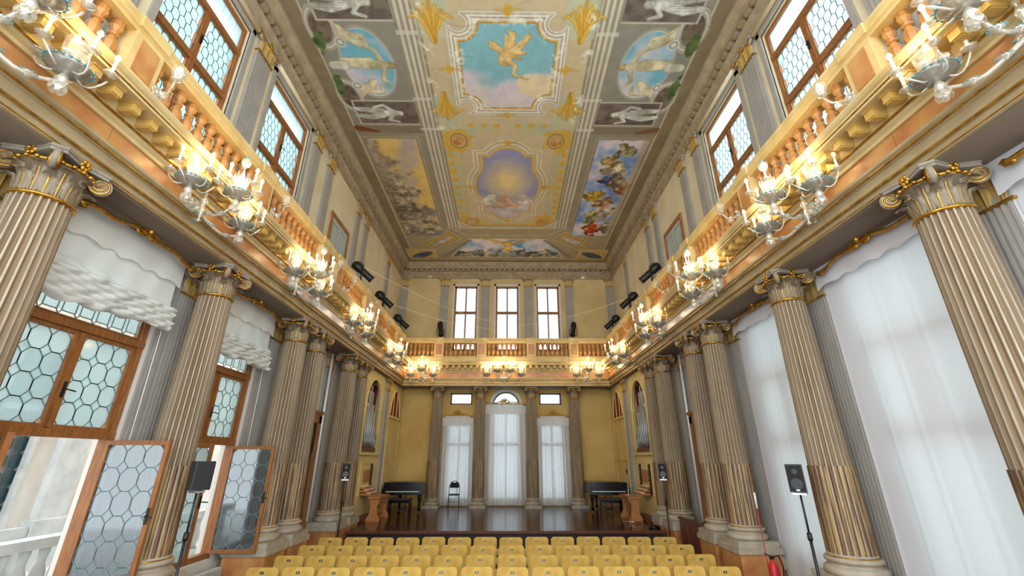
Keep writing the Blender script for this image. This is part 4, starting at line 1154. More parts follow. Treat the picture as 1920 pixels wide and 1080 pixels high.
def chandelier(loc, rz, label, wide=.56, big=False):
    """local +y points from the wall into the room"""
    e = empty('glass_chandelier', loc, rz); tag(e, label, 'chandelier')
    f = obj('wall_flower', LOBES, e, (0, .03, -.1)); obj('blue_bead', DOTS, f)['kind'] = 'stuff'
    obj('wall_stem', STEM, e, (0, .12, .0))
    spots = [(-wide, .34, -.02), (0, .56, .16), (wide, .34, -.02)]
    if big: spots = [(-.72, .36, .0), (-.27, .55, .12), (.27, .55, .12), (.72, .36, .0)]
    for i, s in enumerate(spots):
        obj('main_arm', MB().tube(sarm((0, .06, -.12), (s[0], s[1], s[2]-.16), .16), [.024]*4+[.018]*6, 8).mesh('main_arm', ['murano']), e)
        for t in (.35, .7):
            q = sarm((0, .06, -.12), (s[0], s[1], s[2]-.16), .16, 20)[int(t*20)]
            obj('glass_collar', CUP, e, q, scale=(.9, .9, .9))
            obj('blue_ring', RIMS, e, q)['kind'] = 'stuff'
        cluster(e, s, 5, .26 if not big else .22, light=CH_LIGHT)
    fin = obj('finial', CROWN, e, (0, spots[1][1] if not big else .5, .62)); 
    obj('finial_bead', MB().ell((0, 0, .16), (.024, .024, .03), 8, 6).mesh('bead', ['aqua']), fin)
    obj('finial_stem', MB().tube([(0, 0, -.3), (0, 0, .14)], .008, 6).mesh('stem', ['murano']), fin)
RIMS = rimmesh(.058, .007, 14)
CHW = ['nearest the camera', 'over the nearest full bay', 'over the second full bay', 'above the carved door', 'above the organ pipes']
for sd in (-1, 1):
    for k, y in enumerate((2.35, 5.12, 7.95, 11.25, 14.9)):
        chandelier((sd*(XE+.0), y, 5.84 if k else 5.88), sd*PI/2, 'lit three-bowl glass chandelier %s %s' % (CHW[k], SIDED[sd]))
for x, w, bg_ in ((-3.5, 'left', False), (-.12, 'middle', True), (3.36, 'right', False)):
    chandelier((x, YE, 5.78), PI, 'lit glass chandelier on the back cornice above the stage, %s one' % w, .46, bg_)
# single tulip brackets on the balustrade
TULIP = petals(8, .17, .02, .075)
for sd in (-1, 1):
    for k, y in enumerate((3.98, 6.72, 9.4, 10.4, 14.0)):
        e = empty('glass_bracket', (sd*(XE-.08), y, 6.68), sd*PI/2); tag(e, 'small unlit glass tulip bracket on the balustrade, %s from the camera %s' % (ORD[k], 'above the blinds' if sd < 0 else 'above the long curtains'), 'wall light')
        obj('wall_rose', LOBES, e, (0, .0, 0), scale=(.5, .5, .5))
        obj('arm', MB().tube([(0, .02, 0), (0, .12, -.05), (.05, .2, -.02), (.08, .25, .07), (.08, .26, .12)], [.014, .014, .013, .012, .016], 7).mesh('arm', ['murano']), e)
        obj('tulip_shade', TULIP, e, (.08, .26, .13)); obj('collar', CUP, e, (.08, .26, .11)); obj('leaf_drop', CROWN, e, (.03, .17, -.04), (2.4, 0, .4), scale=(.7, .7, .7))

# ------------------------------------------------------------------ organs
def organ(sd):
    X0 = 4.5; e = empty('pipe_organ', (0, 0, .8)); zz = -.8
    tag(e, 'cream organ case with arched pipe front %s' % ('beside the piano next to the folding chair' if sd < 0 else 'behind the chrome stand'), 'organ')
    ya, yb, yc = 13.92, 16.02, 14.94; hw = .83; zsp = 4.2
    def bx(nm, m, xa, xb, y0, y1, z0, z1, par=e): return boxobj(nm, m, par, sd*xa, sd*xb, y0, y1, z0+zz, z1+zz)
    bx('lower_case', 'organ_cream', X0, 5.06, ya, yb, .8, 2.66)
    bx('ledge', 'organ_cream', X0-.06, 5.06, ya, yb, 2.66, 2.74)
    b = MB()   # arched front
    b.box(sd*X0, sd*(X0+.08), ya, yc-hw, 2.74+zz, zsp+zz); b.box(sd*X0, sd*(X0+.08), yc+hw, yb, 2.74+zz, zsp+zz)
    n = 24; arch = [(yc+hw*math.cos(PI*k/n), zsp+hw*1.08*math.sin(PI*k/n)) for k in range(n+1)]
    b.box(sd*X0, sd*(X0+.08), ya, yc-hw, zsp+zz, 5.36+zz); b.box(sd*X0, sd*(X0+.08), yc+hw, yb, zsp+zz, 5.36+zz)
    for k in range(n):
        p, q = arch[k], arch[k+1]
        b.prism([(p[0], p[1]+zz), (q[0], q[1]+zz), (q[0], 5.36+zz), (p[0], 5.36+zz)], sd*X0, sd*(X0+.08), 'x')
    obj('arched_front', b.mesh('front', ['organ_cream']), e)
    obj('arch_moulding', MB().tube([(sd*X0, yc-hw, 2.74+zz)] + [(sd*X0, p[0], p[1]+zz) for p in arch[::-1]] + [(sd*X0, yc+hw, 2.74+zz)], .045, 8).mesh('moulding', ['organ_cream']), e)
    for s in (-1, 1): bx('impost', 'organ_cream', X0-.07, X0+.02, yc+s*hw-.08, yc+s*hw+.08, zsp-.09, zsp)
    bx('back_cloth', 'black', 4.98, 5.05, ya, yb, 2.7, 5.36)
    for s in (-1, 1): bx('red_lining', 'red_cloth', X0+.2, 4.98, yc+s*(hw+.02)-.02, yc+s*(hw+.02)+.02, 2.74, 5.0)
    obj('pipe_rail', MB().prism([(yc-hw, 2.74+zz), (yc+hw, 2.74+zz), (yc+hw, 2.86+zz), (yc+.3, 2.88+zz), (yc, 2.98+zz), (yc-.3, 2.88+zz), (yc-hw, 2.86+zz)], sd*(X0+.0), sd*(X0+.1), 'x').mesh('rail', ['wood_red']), e)
    for k in range(9):
        t = (k-4)/4; y = yc + t*.74
        pk = 4.95 - 1.25*abs(t*1.0 + (.25 if sd < 0 else .25))**1.05
        if k % 2: pk -= .1
        r = .027
        p = MB().lathe([(.014, 2.86+zz), (r, 3.12+zz), (r, pk+zz)], 12).mesh('pipe', ['pipe_metal'])
        po = obj('pipe', p, e, (sd*(X0+.06), y, 0))
        obj('pipe_mouth', MB().prism([(-.02, 3.16+zz), (.02, 3.16+zz), (.015, 3.26+zz), (0, 3.32+zz), (-.015, 3.26+zz)], -sd*.036, -sd*.029, 'x').mesh('mouth', ['teal_dark']), po)
    # console
    b = MB(); b.box(sd*(X0-.02), sd*(X0+.0), yc-.62, yc+.62, 2.4+zz, 2.46+zz); b.box(sd*(X0-.02), sd*X0, yc-.62, yc-.58, 1.5+zz, 2.4+zz); b.box(sd*(X0-.02), sd*X0, yc+.58, yc+.62, 1.5+zz, 2.4+zz)
    obj('console_frame', b.mesh('frame', ['organ_cream']), e)
    for j in range(3):
        kb = bx('keyboard', 'wood_orange', X0-.34+.1*j, X0, yc-.4, yc+.4, 1.5+.09*j, 1.56+.09*j)
        bx('keys', 'ivory', X0-.33+.1*j, X0-.2+.1*j, yc-.36, yc+.36, 1.56+.09*j, 1.575+.09*j, kb)
    bx('music_desk', 'wood_orange', X0-.06, X0-.03, yc-.25, yc+.25, 1.86, 2.22)
    for s in (-1, 1):
        if sd < 0 and s < 0: continue
        jb = bx('stop_jamb', 'black', X0-.04, X0-.01, yc+s*.5-.035, yc+s*.5+.035, 1.5, 2.4)
        for j in range(12):
            obj('stop_knob', KNOB, jb, (sd*(X0-.05), yc+s*.5, 1.56+j*.07+zz), (0, -sd*PI/2, 0))
    bx('pedal_board', 'wood_red', X0-.27, X0, yc-.5, yc+.5, .8, .92)
    # panel beyond the pilaster with red cloth arch
    y0, y1 = 16.86, 18.84; ym = (y0+y1)/2; h2 = .74
    c = empty('organ_side_panel', (0, 0, .8)); tag(c, 'cream panel with red cloth in a barred arch beyond the %s organ' % SIDE[sd], 'panel')
    b = MB(); b.box(sd*X0, sd*(X0+.5), y0, y1, 0, 3.25); b.box(sd*X0, sd*(X0+.5), y0, ym-h2, 3.25, 4.56); b.box(sd*X0, sd*(X0+.5), ym+h2, y1, 3.25, 4.56)
    arch = [(ym+h2*math.cos(PI*k/n), 3.35+h2*1.3*math.sin(PI*k/n)) for k in range(n+1)]
    for k in range(n):
        p, q = arch[k], arch[k+1]; b.prism([p, q, (q[0], 4.56), (p[0], 4.56)], sd*X0, sd*(X0+.5), 'x')
    obj('panel', b.mesh('panel', ['organ_cream']), c)
    obj('red_cloth', MB().prism([(ym-h2, 3.25), (ym+h2, 3.25)] + arch, sd*(X0+.012), sd*(X0+.03), 'x').mesh('cloth', ['red_cloth']), c)
    obj('arch_moulding', MB().tube([(sd*X0, p[0], p[1]) for p in arch], .04, 8).mesh('moulding', ['organ_cream']), c)
    for t in (-.33, .33): boxobj('bar', 'organ_cream', c, sd*(X0-.01), sd*(X0+.02), ym+t*h2*1.1-.03, ym+t*h2*1.1+.03, 3.25, 3.35+h2*1.3*math.sqrt(1-(t*1.1)**2))
    boxobj('ledge', 'organ_cream', c, sd*(X0-.05), sd*X0, y0, y1, 3.2, 3.3); boxobj('rail', 'organ_cream', c, sd*(X0-.03), sd*X0, y0, y1, 1.66, 1.74)
    for a in (y0+.06, y1-.1): boxobj('stile', 'organ_cream', c, sd*(X0-.02), sd*X0, a, a+.06, 0, 3.2)
    pilaster((sd*(X0+.02), 16.44, 0), -sd*PI/2, 1.08, 5.37, 'fluted pilaster between the organ pipes and the red arch %s' % ('by the left piano' if sd < 0 else 'by the right piano'), .4, 6, True)
    boxobj('bearer', 'organ_cream', e, sd*(X0+.02), sd*5.06, 16.02, 16.86, 0, 4.56)
KNOB = MB().lathe([(.008, -.04), (.008, 0), (.02, .005), (.022, .02), (.012, .03)], 8).mesh('stop_knob', ['black'])
organ(-1); organ(1)
def organ_bench(loc, rz, label):
    e = empty('organ_bench', loc, rz); tag(e, label, 'bench')
    boxobj('seat', 'wood_orange', e, -.62, .62, -.17, .17, .62, .67)
    for s in (-1, 1):
        obj('side_panel', MB().prism([(-.2, 0), (.2, 0), (.2, .08), (.12, .2), (.1, .4), (.16, .62), (-.16, .62), (-.1, .4), (-.12, .2), (-.2, .08)], s*.52-.02, s*.52+.02, 'x').mesh('side', ['wood_orange']), e)
    boxobj('stretcher', 'wood_orange', e, -.5, .5, -.02, .02, .16, .3); boxobj('apron', 'wood_orange', e, -.5, .5, -.12, -.1, .5, .62)
organ_bench((-4.0, 15.0, .8), PI/2, 'orange wooden organ bench in front of the organ beside the left piano')
organ_bench((3.92, 15.0, .8), -PI/2, 'orange wooden organ bench in front of the organ behind the chrome stand')

# ------------------------------------------------------------------ grand pianos
def piano(loc, rz, label, s=1.0):
    e = empty('grand_piano', loc, rz); tag(e, label, 'piano'); e.scale = (s, s, s)
    out = [(x, y*.82) for x, y in [(-.74, 0), (.74, 0), (.74, .5), (.7, .9), (.52, 1.25), (.3, 1.5), (.0, 1.72), (-.4, 1.78), (-.66, 1.66), (-.74, 1.4)]]
    obj('case', MB().prism(out, .62, .98, 'z').mesh('case', ['black_gloss']), e)
    obj('lid', MB().prism([(x*1.01, y*1.01+.02) for x, y in out], .985, 1.01, 'z').mesh('lid', ['black_gloss']), e)
    b = MB(); b.box(-.74, .74, -.24, 0, .6, .7); b.box(-.74, -.62, -.24, 0, .7, .8); b.box(.62, .74, -.24, 0, .7, .8)
    obj('keybed', b.mesh('keybed', ['black_gloss']), e)
    k = boxobj('white_keys', 'ivory', e, -.61, .61, -.22, -.07, .7, .722)
    b = MB()
    for i in range(51):
        if i % 7 in (2, 6): continue
        b.box(-.6+(i+1)*.0235-.006, -.6+(i+1)*.0235+.006, -.16, -.07, .722, .734)
    obj('black_keys', b.mesh('keys', ['black']), e)['kind'] = 'stuff'
    boxobj('fallboard', 'black_gloss', e, -.62, .62, -.07, -.04, .72, .9)
    boxobj('music_desk', 'black_gloss', e, -.4, .4, .06, .09, 1.0, 1.02)
    for x, y in ((-.62, -.08), (.62, -.08), (-.3, 1.15)):
        l = obj('leg', MB().lathe([(.05, .06), (.045, .2), (.055, .4), (.075, .5), (.08, .62)], 8).mesh('leg', ['black_gloss']), e, (x, y, 0))
        obj('caster', MB().lathe([(.03, -.02), (.03, .02)], 10, ax='x', c=(0, 0, .03)).mesh('caster', ['steel']), l)
    b = MB(); b.box(-.13, .13, -.02, .04, .06, .14); b.tube([(-.1, .02, .1), (-.1, .04, .62)], .016, 6); b.tube([(.1, .02, .1), (.1, .04, .62)], .016, 6)
    ly = obj('pedal_lyre', b.mesh('lyre', ['black_gloss']), e)
    for x in (-.07, 0, .07): boxobj('pedal', 'gilt', ly, x-.015, x+.015, -.12, -.02, .06, .075)
def piano_bench(loc, rz, label):
    e = empty('piano_bench', loc, rz); tag(e, label, 'bench')
    o = bevel(boxobj('cushion', 'black', e, -.38, .38, -.17, .17, .43, .5), .02); boxobj('apron', 'black_gloss', e, -.36, .36, -.15, .15, .36, .43)
    for x in (-.34, .34):
        for y in (-.13, .13): boxobj('leg', 'black_gloss', e, x-.02, x+.02, y-.02, y+.02, 0, .36)
piano((-3.64, 16.75, .8), math.radians(3), 'black grand piano with closed lid at the left of the stage', .95)
piano_bench((-3.6, 16.2, .8), 0, 'black padded piano bench before the left piano')
piano((3.62, 16.72, .8), math.radians(-3), 'black grand piano with closed lid at the right of the stage', .95)
piano_bench((3.56, 16.15, .8), math.radians(-3), 'black padded piano bench before the right piano')
# ------------------------------------------------------------------ theatre seats
def rounded(w, h, r, n=5):
    out = []
    for cx, cy, a0 in ((w/2-r, -h/2+r, -PI/2), (w/2-r, h/2-r, 0), (-w/2+r, h/2-r, PI/2), (-w/2+r, -h/2+r, PI)):
        for i in range(n+1): a = a0+PI/2*i/n; out.append((cx+r*math.cos(a), cy+r*math.sin(a)))
    return out
def cushion(w, h, t, r, edge=.02):
    """soft slab: outline in x-z, thickness along y, rolled edge"""
    b = MB(); rows = []
    for f, y in ((.86, -t/2), (.95, -t/2+.004), (.995, -t/2+edge), (1, 0), (.995, t/2-edge), (.95, t/2-.004), (.86, t/2)):
        k = 1-f
        o = rounded(w-k*.16, h-k*.16, max(.02, r-k*.08))
        rows.append([(x, y, z) for x, z in o])
    b.strip(rows, closed=True)
    n = len(rows[0])
    for rr in (rows[0], rows[-1]): b.add(rr, [list(range(n))], 0, True)
    return b
SBACK = cushion(.505, .47, .075, .065).mesh('backrest', ['velvet'])
SSEAT = cushion(.48, .46, .10, .06).mesh('seat', ['velvet'])
SPIPE = MB()
o_ = rounded(.49, .46, .06); SPIPE.tube([(x, 0, z) for x, z in o_+o_[:1]], .010, 6)
SPIPE = SPIPE.mesh('piping', ['velvet'])
SARM = MB(); SARM.box(-.022, .022, -.2, .17, -.02, .02); SARM.box(-.018, .018, .13, .17, -.26, -.02)
SARM = SARM.mesh('armrest', ['armrest'])
SLEG = MB(); SLEG.box(-.015, .015, -.2, .2, 0, .03); SLEG.box(-.015, .015, -.04, .04, .03, .44)
SLEG = SLEG.mesh('leg', ['black'])
SBADGE = MB().prism(rounded(.06, .034, .01, 2), -.004, .004, 'y').mesh('badge', ['badge'])
SDIG = MB(); SDIG.box(-.009, -.003, -.0055, -.004, -.006, .006); SDIG.box(.003, .009, -.0055, -.004, -.006, .006)
SDIG = SDIG.mesh('number', ['ivory'])
ROWN = ['row nearest the stage', 'second row from the stage', 'third row from the stage', 'row nearest the camera']
for r, y in enumerate((10.72, 9.78, 8.84, 7.95)):
    for i in range(14):
        x = -.16 + (i-6.5)*.562
        e = empty('theatre_seat', (x, y, 0)); dz = RNG.uniform(-.006, .006)
        tag(e, 'mustard velvet seat, %s from the left in the %s' % (ORD[i], ROWN[r]), 'seat', 'velvet seats facing the stage')
        bk = obj('backrest', SBACK, e, (0, -.02, .715+dz), (math.radians(-9+RNG.uniform(-1, 1)), 0, 0))
        obj('piping', SPIPE, bk, (0, -.03, 0))
        bd = obj('number_badge', SBADGE, bk, (0, -.042, .165)); obj('number', SDIG, bd)
        obj('seat', SSEAT, e, (0, .24, .44), (PI/2, 0, 0))
        for s in (-1, 1):
            obj('armrest', SARM, e, (s*.257, .24, .64)); obj('leg', SLEG, e, (s*.235, .2, 0))

# ------------------------------------------------------------------ folding chair
e = empty('folding_chair', (-2.02, 18.3, .812), math.radians(4)); tag(e, 'black metal folding chair standing before the left stage curtain', 'chair')
for s in (-1, 1):
    obj('front_leg', MB().tube([(s*.21, -.24, 0), (s*.2, -.02, .5), (s*.2, .1, .66)], .012, 6).mesh('leg', ['black']), e)
    obj('rear_leg', MB().tube([(s*.19, .22, 0), (s*.19, -.1, .45)], .011, 6).mesh('leg', ['black']), e)
obj('back_frame', MB().tube([(-.2, .1, .64)] + [(-.2*math.cos(PI*k/10), .12+.05, .72+.2*math.sin(PI*k/10)) for k in range(11)] + [(.2, .1, .64)], .012, 6).mesh('frame', ['black']), e)
obj('backrest', MB().prism([(-.18, .68), (.18, .68), (.18, .76), (.12, .87), (.06, .885), (.04, .86), (-.04, .86), (-.06, .885), (-.12, .87), (-.18, .76)], .14, .17, 'y').mesh('back', ['black_fabric']), e)
bevel(boxobj('seat', 'black_fabric', e, -.19, .19, -.22, .16, .43, .47), .015)
obj('stretcher', MB().tube([(-.2, -.16, .2), (.2, -.16, .2)], .008, 6).mesh('bar', ['black']), e)

# ------------------------------------------------------------------ loudspeakers on stands
def speaker(loc, rz, zh, label, slabel, w=.2, h=.34, tilt=0.0):
    t = empty('speaker_stand', loc, rz); tag(t, slabel, 'stand')
    obj('pole', MB().tube([(0, 0, .3), (0, 0, zh-.5)], .018, 8).mesh('pole', ['black']), t)
    obj('inner_pole', MB().tube([(0, 0, zh-.55), (0, 0, zh-.02)], .013, 8).mesh('pole', ['black']), t)
    obj('collar', MB().lathe([(.028, 0), (.03, .03), (.028, .09)], 10).mesh('collar', ['black']), t, (0, 0, zh-.56))
    obj('top_plate', MB().box(-.08, .08, -.06, .06, zh-.03, zh-.01).mesh('plate', ['steel']), t)
    obj('hub', MB().lathe([(.03, .5), (.035, .55), (.03, .6)], 10).mesh('hub', ['black']), t)
    for k in range(3):
        a = 2*PI*k/3+.4; obj('leg', MB().tube([(.02*math.cos(a), .02*math.sin(a), .55), (.28*math.cos(a), .28*math.sin(a), .012)], .012, 6).mesh('leg', ['black']), t)
        obj('brace', MB().tube([(.01*math.cos(a), .01*math.sin(a), .3), (.16*math.cos(a), .16*math.sin(a), .26)], .007, 6).mesh('brace', ['black']), t)
    s = empty('loudspeaker', (loc[0], loc[1], loc[2]+zh), rz); tag(s, label, 'speaker')
    bevel(obj('cabinet', MB().prism([(-w/2, -.1), (w/2, -.1), (w/2-.03, .12), (-w/2+.03, .12)], 0, h, 'z').mesh('cabinet', ['black']), s), .01)
    obj('grille', MB().box(-w/2+.015, w/2-.015, -.106, -.1, .015, h-.015).mesh('grille', ['black_fabric']), s)
    for z, r in ((h*.3, .07), (h*.74, .035)): obj('driver_ring', MB().lathe([(r, -.112), (r, -.104), (r*.8, -.104), (r*.3, -.109)], 16, ax='y', c=(0, 0, z)).mesh('driver', ['black_gloss']), s)
    boxobj('maker_plate', 'steel', s, -.02, .02, -.112, -.106, .02, .035)
speaker((-3.9, 6.02, 0), math.radians(150), 2.18, 'black loudspeaker turned away in front of the second casement window', 'thin black speaker stand before the second casement window')
speaker((3.9, 6.2, 0), math.radians(-38), 2.14, 'black loudspeaker in front of the long white curtain', 'thin black speaker stand before the long white curtain')
speaker((-4.02, 11.72, 0), math.radians(16), 2.08, 'black loudspeaker at the left end of the stage front', 'black tripod speaker stand at the left end of the stage front', .2, .36)
speaker((3.96, 11.72, 0), math.radians(-16), 2.08, 'black loudspeaker at the right end of the stage front', 'black tripod speaker stand at the right end of the stage front', .2, .36)
# chrome stand in front of the right organ
e = empty('music_stand', (3.62, 13.95, .8)); tag(e, 'chrome microphone stand with tripod foot before the right organ bench', 'stand')
obj('pole', MB().tube([(0, 0, .04), (.02, .04, 1.35)], .012, 8).mesh('pole', ['steel']), e)
obj('clip', MB().tube([(.02, .04, 1.33), (.0, -.04, 1.45)], [.016, .024], 8).mesh('clip', ['black']), e)
for k in range(3):
    a = 2*PI*k/3+.2; obj('foot', MB().tube([(0, 0, .06), (.3*math.cos(a), .3*math.sin(a), .012)], .012, 6).mesh('foot', ['steel']), e)
obj('collar', MB().lathe([(.02, .7), (.022, .74), (.02, .8)], 8).mesh('collar', ['steel']), e)
# cables coiled by the right stage speaker
b = MB(); pts = [(4.02+.16*math.cos(k*.7)*(1-.01*k), 13.1+.12*math.sin(k*.7), .815+.0015*k) for k in range(30)]
b.tube(pts, .012, 6); tag(obj('coiled_cable', b.mesh('cable', ['black'])), 'black cable coiled on the stage edge near the right column pair', 'cable')

# ------------------------------------------------------------------ stage spotlights on the gallery rails
def spot(loc, yaw, pitch, label):
    e = empty('spotlight', loc, yaw); tag(e, label, 'spotlight')
    e.scale = (1.3, 1.3, 1.3)
    h = obj('housing', SPB, e, (0, 0, .34), (pitch, 0, 0))
    obj('lens_ring', SPR, h); obj('fin', SPF, h)
    obj('yoke', SPY, e); obj('clamp', SPC, e)
    obj('safety_loop', MB().tube([(0, .22+.06*math.cos(a*.7), .34+.08*math.sin(a*.7)) for a in range(10)], .005, 5).mesh('loop', ['black']), e)
SPB = MB(); SPB.lathe([(.075, -.3), (.08, -.28), (.08, .02), (.1, .04), (.1, .22), (.06, .26)], 14, ax='y'); SPB = SPB.mesh('housing', ['black'])
SPR = MB().lathe([(.088, -.315), (.09, -.29), (.07, -.285)], 14, ax='y').mesh('ring', ['black_gloss'])
SPF = MB(); SPF.box(-.02, .02, .05, .2, .1, .13); SPF = SPF.mesh('fin', ['black'])
SPY = MB(); SPY.tube([(-.12, 0, .34), (-.12, 0, .1), (0, 0, .06), (.12, 0, .1), (.12, 0, .34)], .012, 6); SPY = SPY.mesh('yoke', ['black'])
SPC = MB(); SPC.box(-.03, .03, -.03, .03, 0, .07); SPC = SPC.mesh('clamp', ['steel'])
for sd in (-1, 1):
    for k, (y, z) in enumerate(((11.9, 0), (14.35, 0), (17.0, 0))):
        spot((sd*(XE+.08), y, 7.415), -sd*math.radians(112), math.radians(38), 'black stage spotlight on the gallery rail %s, %s from the camera' % ('above the blinds' if sd < 0 else 'above the long curtains', ORD[k]))
    spot((sd*2.92, YE+.08, 7.44), -sd*math.radians(20), math.radians(60), 'black stage spotlight upright on the back rail %s of the three windows' % SIDE[sd])
# thin cables strung across the back
for k, (p, q, s) in enumerate((((-4.35, 12.0, 8.0), (.0, 18.6, 8.15), .25), ((-4.3, 15.0, 7.9), (-.2, 18.6, 7.95), .2), ((4.4, 14.6, 8.0), (-.1, 18.6, 8.1), .22))):
    p = Vector(p); q = Vector(q)
    pts = [p.lerp(q, t/14)-Vector((0, 0, s*math.sin(PI*t/14))) for t in range(15)]
    tag(obj('strung_cable', MB().tube(pts, .006, 5).mesh('cable', ['ivory'])), ['upper thin cable strung from the left spotlights to the middle window', 'lower thin cable strung from the left spotlights to the middle window', 'thin cable strung from the right spotlights to the middle window'][k], 'cable')
for x, n, w in ((-3.72, 'alarm_sensor', 'small three-lobed white sensor high on the end wall left of the windows'), (3.66, 'wall_box', 'small square white box high on the end wall right of the windows')):
    e = empty(n, (x, YW, 10.72)); tag(e, w, 'sensor' if 'sensor' in n else 'box')
    if 'sensor' in n:
        for a in (0, 1, 2): obj('lobe', MB().ell((.06*math.cos(a*2.1+.5), -.04, .06*math.sin(a*2.1+.5)), (.045, .04, .045), 8, 6).mesh('lobe', ['white_paint']), e)
        obj('bracket', MB().tube([(0, 0, 0), (0, -.05, 0)], .02, 6).mesh('bracket', ['white_paint']), e)
    else:
        bevel(boxobj('housing', 'white_paint', e, -.09, .09, -.06, 0, -.09, .09), .01); boxobj('cover', 'ivory', e, -.07, .07, -.065, -.06, -.07, .07)

# ------------------------------------------------------------------ shuttered openings high on the side walls
for sd in (-1, 1):
    w = empty(wname(), (sd*XW, 11.38, 0)); tag(w, 'small shuttered opening with orange frame on the upper wall %s' % SIDED[sd], kind='structure')
    b = MB(); t = sd*-.05
    b.box(t, 0, -.7, .7, 9.1, 9.22); b.box(t, 0, -.7, -.6, 7.2, 9.1); b.box(t, 0, .6, .7, 7.2, 9.1)
    obj('frame', b.mesh('frame', ['wood_frame']), w)
    for s in (-1, 1):
        sh = boxobj('shutter', 'shutter', w, sd*-.02, 0, s*.3-.29, s*.3+.29, 7.2, 9.1)
        b = MB(); b.box(sd*-.035, sd*-.02, s*.3-.2, s*.3-.18, 7.4, 8.95); b.box(sd*-.035, sd*-.02, s*.3+.18, s*.3+.2, 7.4, 8.95); b.box(sd*-.035, sd*-.02, s*.3-.2, s*.3+.2, 8.93, 8.95)
        obj('moulding', b.mesh('moulding', ['pilaster_grey']), sh)

# ------------------------------------------------------------------ carved doors between the column pairs
for sd in (-1, 1):
    d = empty('door_%d' % (1 if sd < 0 else 2), (sd*XW, 11.3, 0)); tag(d, 'dark carved door in a light brown wooden frame %s' % SIDED[sd], kind='structure')
    b = MB(); t = -sd*.14
    b.box(t, 0, -.74, -.52, 0, 3.6); b.box(t, 0, .52, .74, 0, 3.6); b.box(t, 0, -.74, .74, 3.42, 3.68); b.box(t-sd*.03, 0, -.78, .78, 3.64, 3.72)
    obj('frame', b.mesh('frame', ['wood_frame']), d)
    for s in (-1, 1):
        lf = boxobj('leaf', 'wood_carved', d, -sd*.08, 0, s*.26-.25, s*.26+.25, 0, 2.7)
        for z0, z1 in ((.15, 1.1), (1.25, 2.55)):
            b = MB(); b.box(-sd*.11, -sd*.08, s*.26-.19, s*.26+.19, z0, z1)
            p = obj('carved_panel', b.mesh('panel', ['wood_dark']), lf)
    tp = boxobj('overdoor', 'black', d, -sd*.1, 0, -.52, .52, 2.7, 3.42)
    boxobj('handle', 'gilt', d, -sd*.14, -sd*.08, -.04, -.02, 1.25, 1.4)
    b = MB()
    for k in range(5):
        a = -.36+k*.18; b.ell((-sd*.11, a, 3.05), (.03, .08, .2), 8, 5)
    obj('overdoor_carving', b.mesh('carving', ['wood_carved']), tp)['kind'] = 'stuff'
    tag(obj('wall_conduit', MB().tube([(sd*4.94, 12.02, 1.1), (sd*4.94, 12.02, 5.3)], .035, 8).mesh('pipe', ['white_paint'])), 'pale vertical wall pipe beside the carved door %s' % SIDED[sd], 'pipe')
# low red-brown gate beside the right column pair
e = empty('low_gate', (4.3, 11.2, 0)); tag(e, 'low red-brown wooden gate standing between the right column pairs', 'gate')
for a, c in ((-.5, -.04), (.04, .62)):
    p = boxobj('gate_leaf', 'wood_red', e, -.03, .03, a, c, .05, 1.18); boxobj('raised_panel', 'wood_red', p, -.05, -.03, a+.08, c-.08, .2, 1.05)
boxobj('top_rail', 'wood_red', e, -.05, .05, -.54, .66, 1.18, 1.23); boxobj('post', 'wood_red', e, -.035, .035, -.04, .04, 0, 1.18)
# red-brown dado panels behind the left pairs
tag(boxobj('baseboard_left', 'marble', None, -XW+.0, -XW+.06, 8.9, 13.6, 0, .9), 'orange marble dado along the wall behind the left column pairs', kind='structure')
tag(boxobj('baseboard_right', 'marble', None, XW-.06, XW, 8.9, 13.6, 0, .9), 'orange marble dado along the wall behind the right column pairs', kind='structure')

# ------------------------------------------------------------------ fire extinguisher with marker rod
e = empty('fire_extinguisher', (4.42, 8.18, 0)); tag(e, 'red fire extinguisher on a stand at the foot of the long curtain', 'extinguisher')
obj('cylinder', MB().lathe([(.08, .42), (.085, .45), (.085, .88), (.06, .95), (.025, .98), (.025, 1.01)], 16).mesh('cylinder', ['red']), e)
obj('stand', MB().tube([(-.1, 0, 0), (-.1, 0, .42), (.1, 0, .42), (.1, 0, 0)], .012, 6).mesh('stand', ['red']), e)
obj('label', MB().lathe([(.087, .6), (.087, .74)], 16).mesh('label', ['white_paint']), e)
obj('valve', MB().box(-.03, .03, -.02, .02, 1.0, 1.05).mesh('valve', ['black']), e); obj('lever', MB().tube([(-.02, 0, 1.05), (-.12, 0, 1.09)], .01, 6).mesh('lever', ['black']), e)
obj('hose', MB().tube([(.03, 0, 1.03), (.12, 0, 1.06), (.16, 0, .9), (.13, 0, .6)], .012, 6).mesh('hose', ['black']), e)
obj('marker_rod', MB().tube([(-.06, .05, .0), (-.06, .05, 1.75)], .008, 6).mesh('rod', ['red']), e); obj('rod_tip', MB().tube([(-.06, .05, 1.75), (-.06, .05, 2.0)], .016, 6).mesh('tip', ['white_paint']), e)
# radiator under the second casement
e = empty('radiator', (-4.86, 8.3, 0)); tag(e, 'grey ribbed radiator under the second casement window', 'radiator')
RIB = MB(); RIB.box(-.06, .06, -.02, .02, .12, .84); RIB = bevel(obj('rib', RIB.mesh('rib', ['pilaster_grey']), e, (0, -.7, 0)), .015).data
for k in range(1, 18): bevel(obj('rib', RIB, e, (0, -.7+k*.055, 0)), .015)
obj('pipe', MB().tube([(0, -.74, .16), (0, .28, .16)], .02, 6).mesh('pipe', ['pilaster_grey']), e)
boxobj('foot', 'pilaster_grey', e, -.05, .05, -.66, -.62, 0, .14); boxobj('foot', 'pilaster_grey', e, -.05, .05, .16, .2, 0, .14)

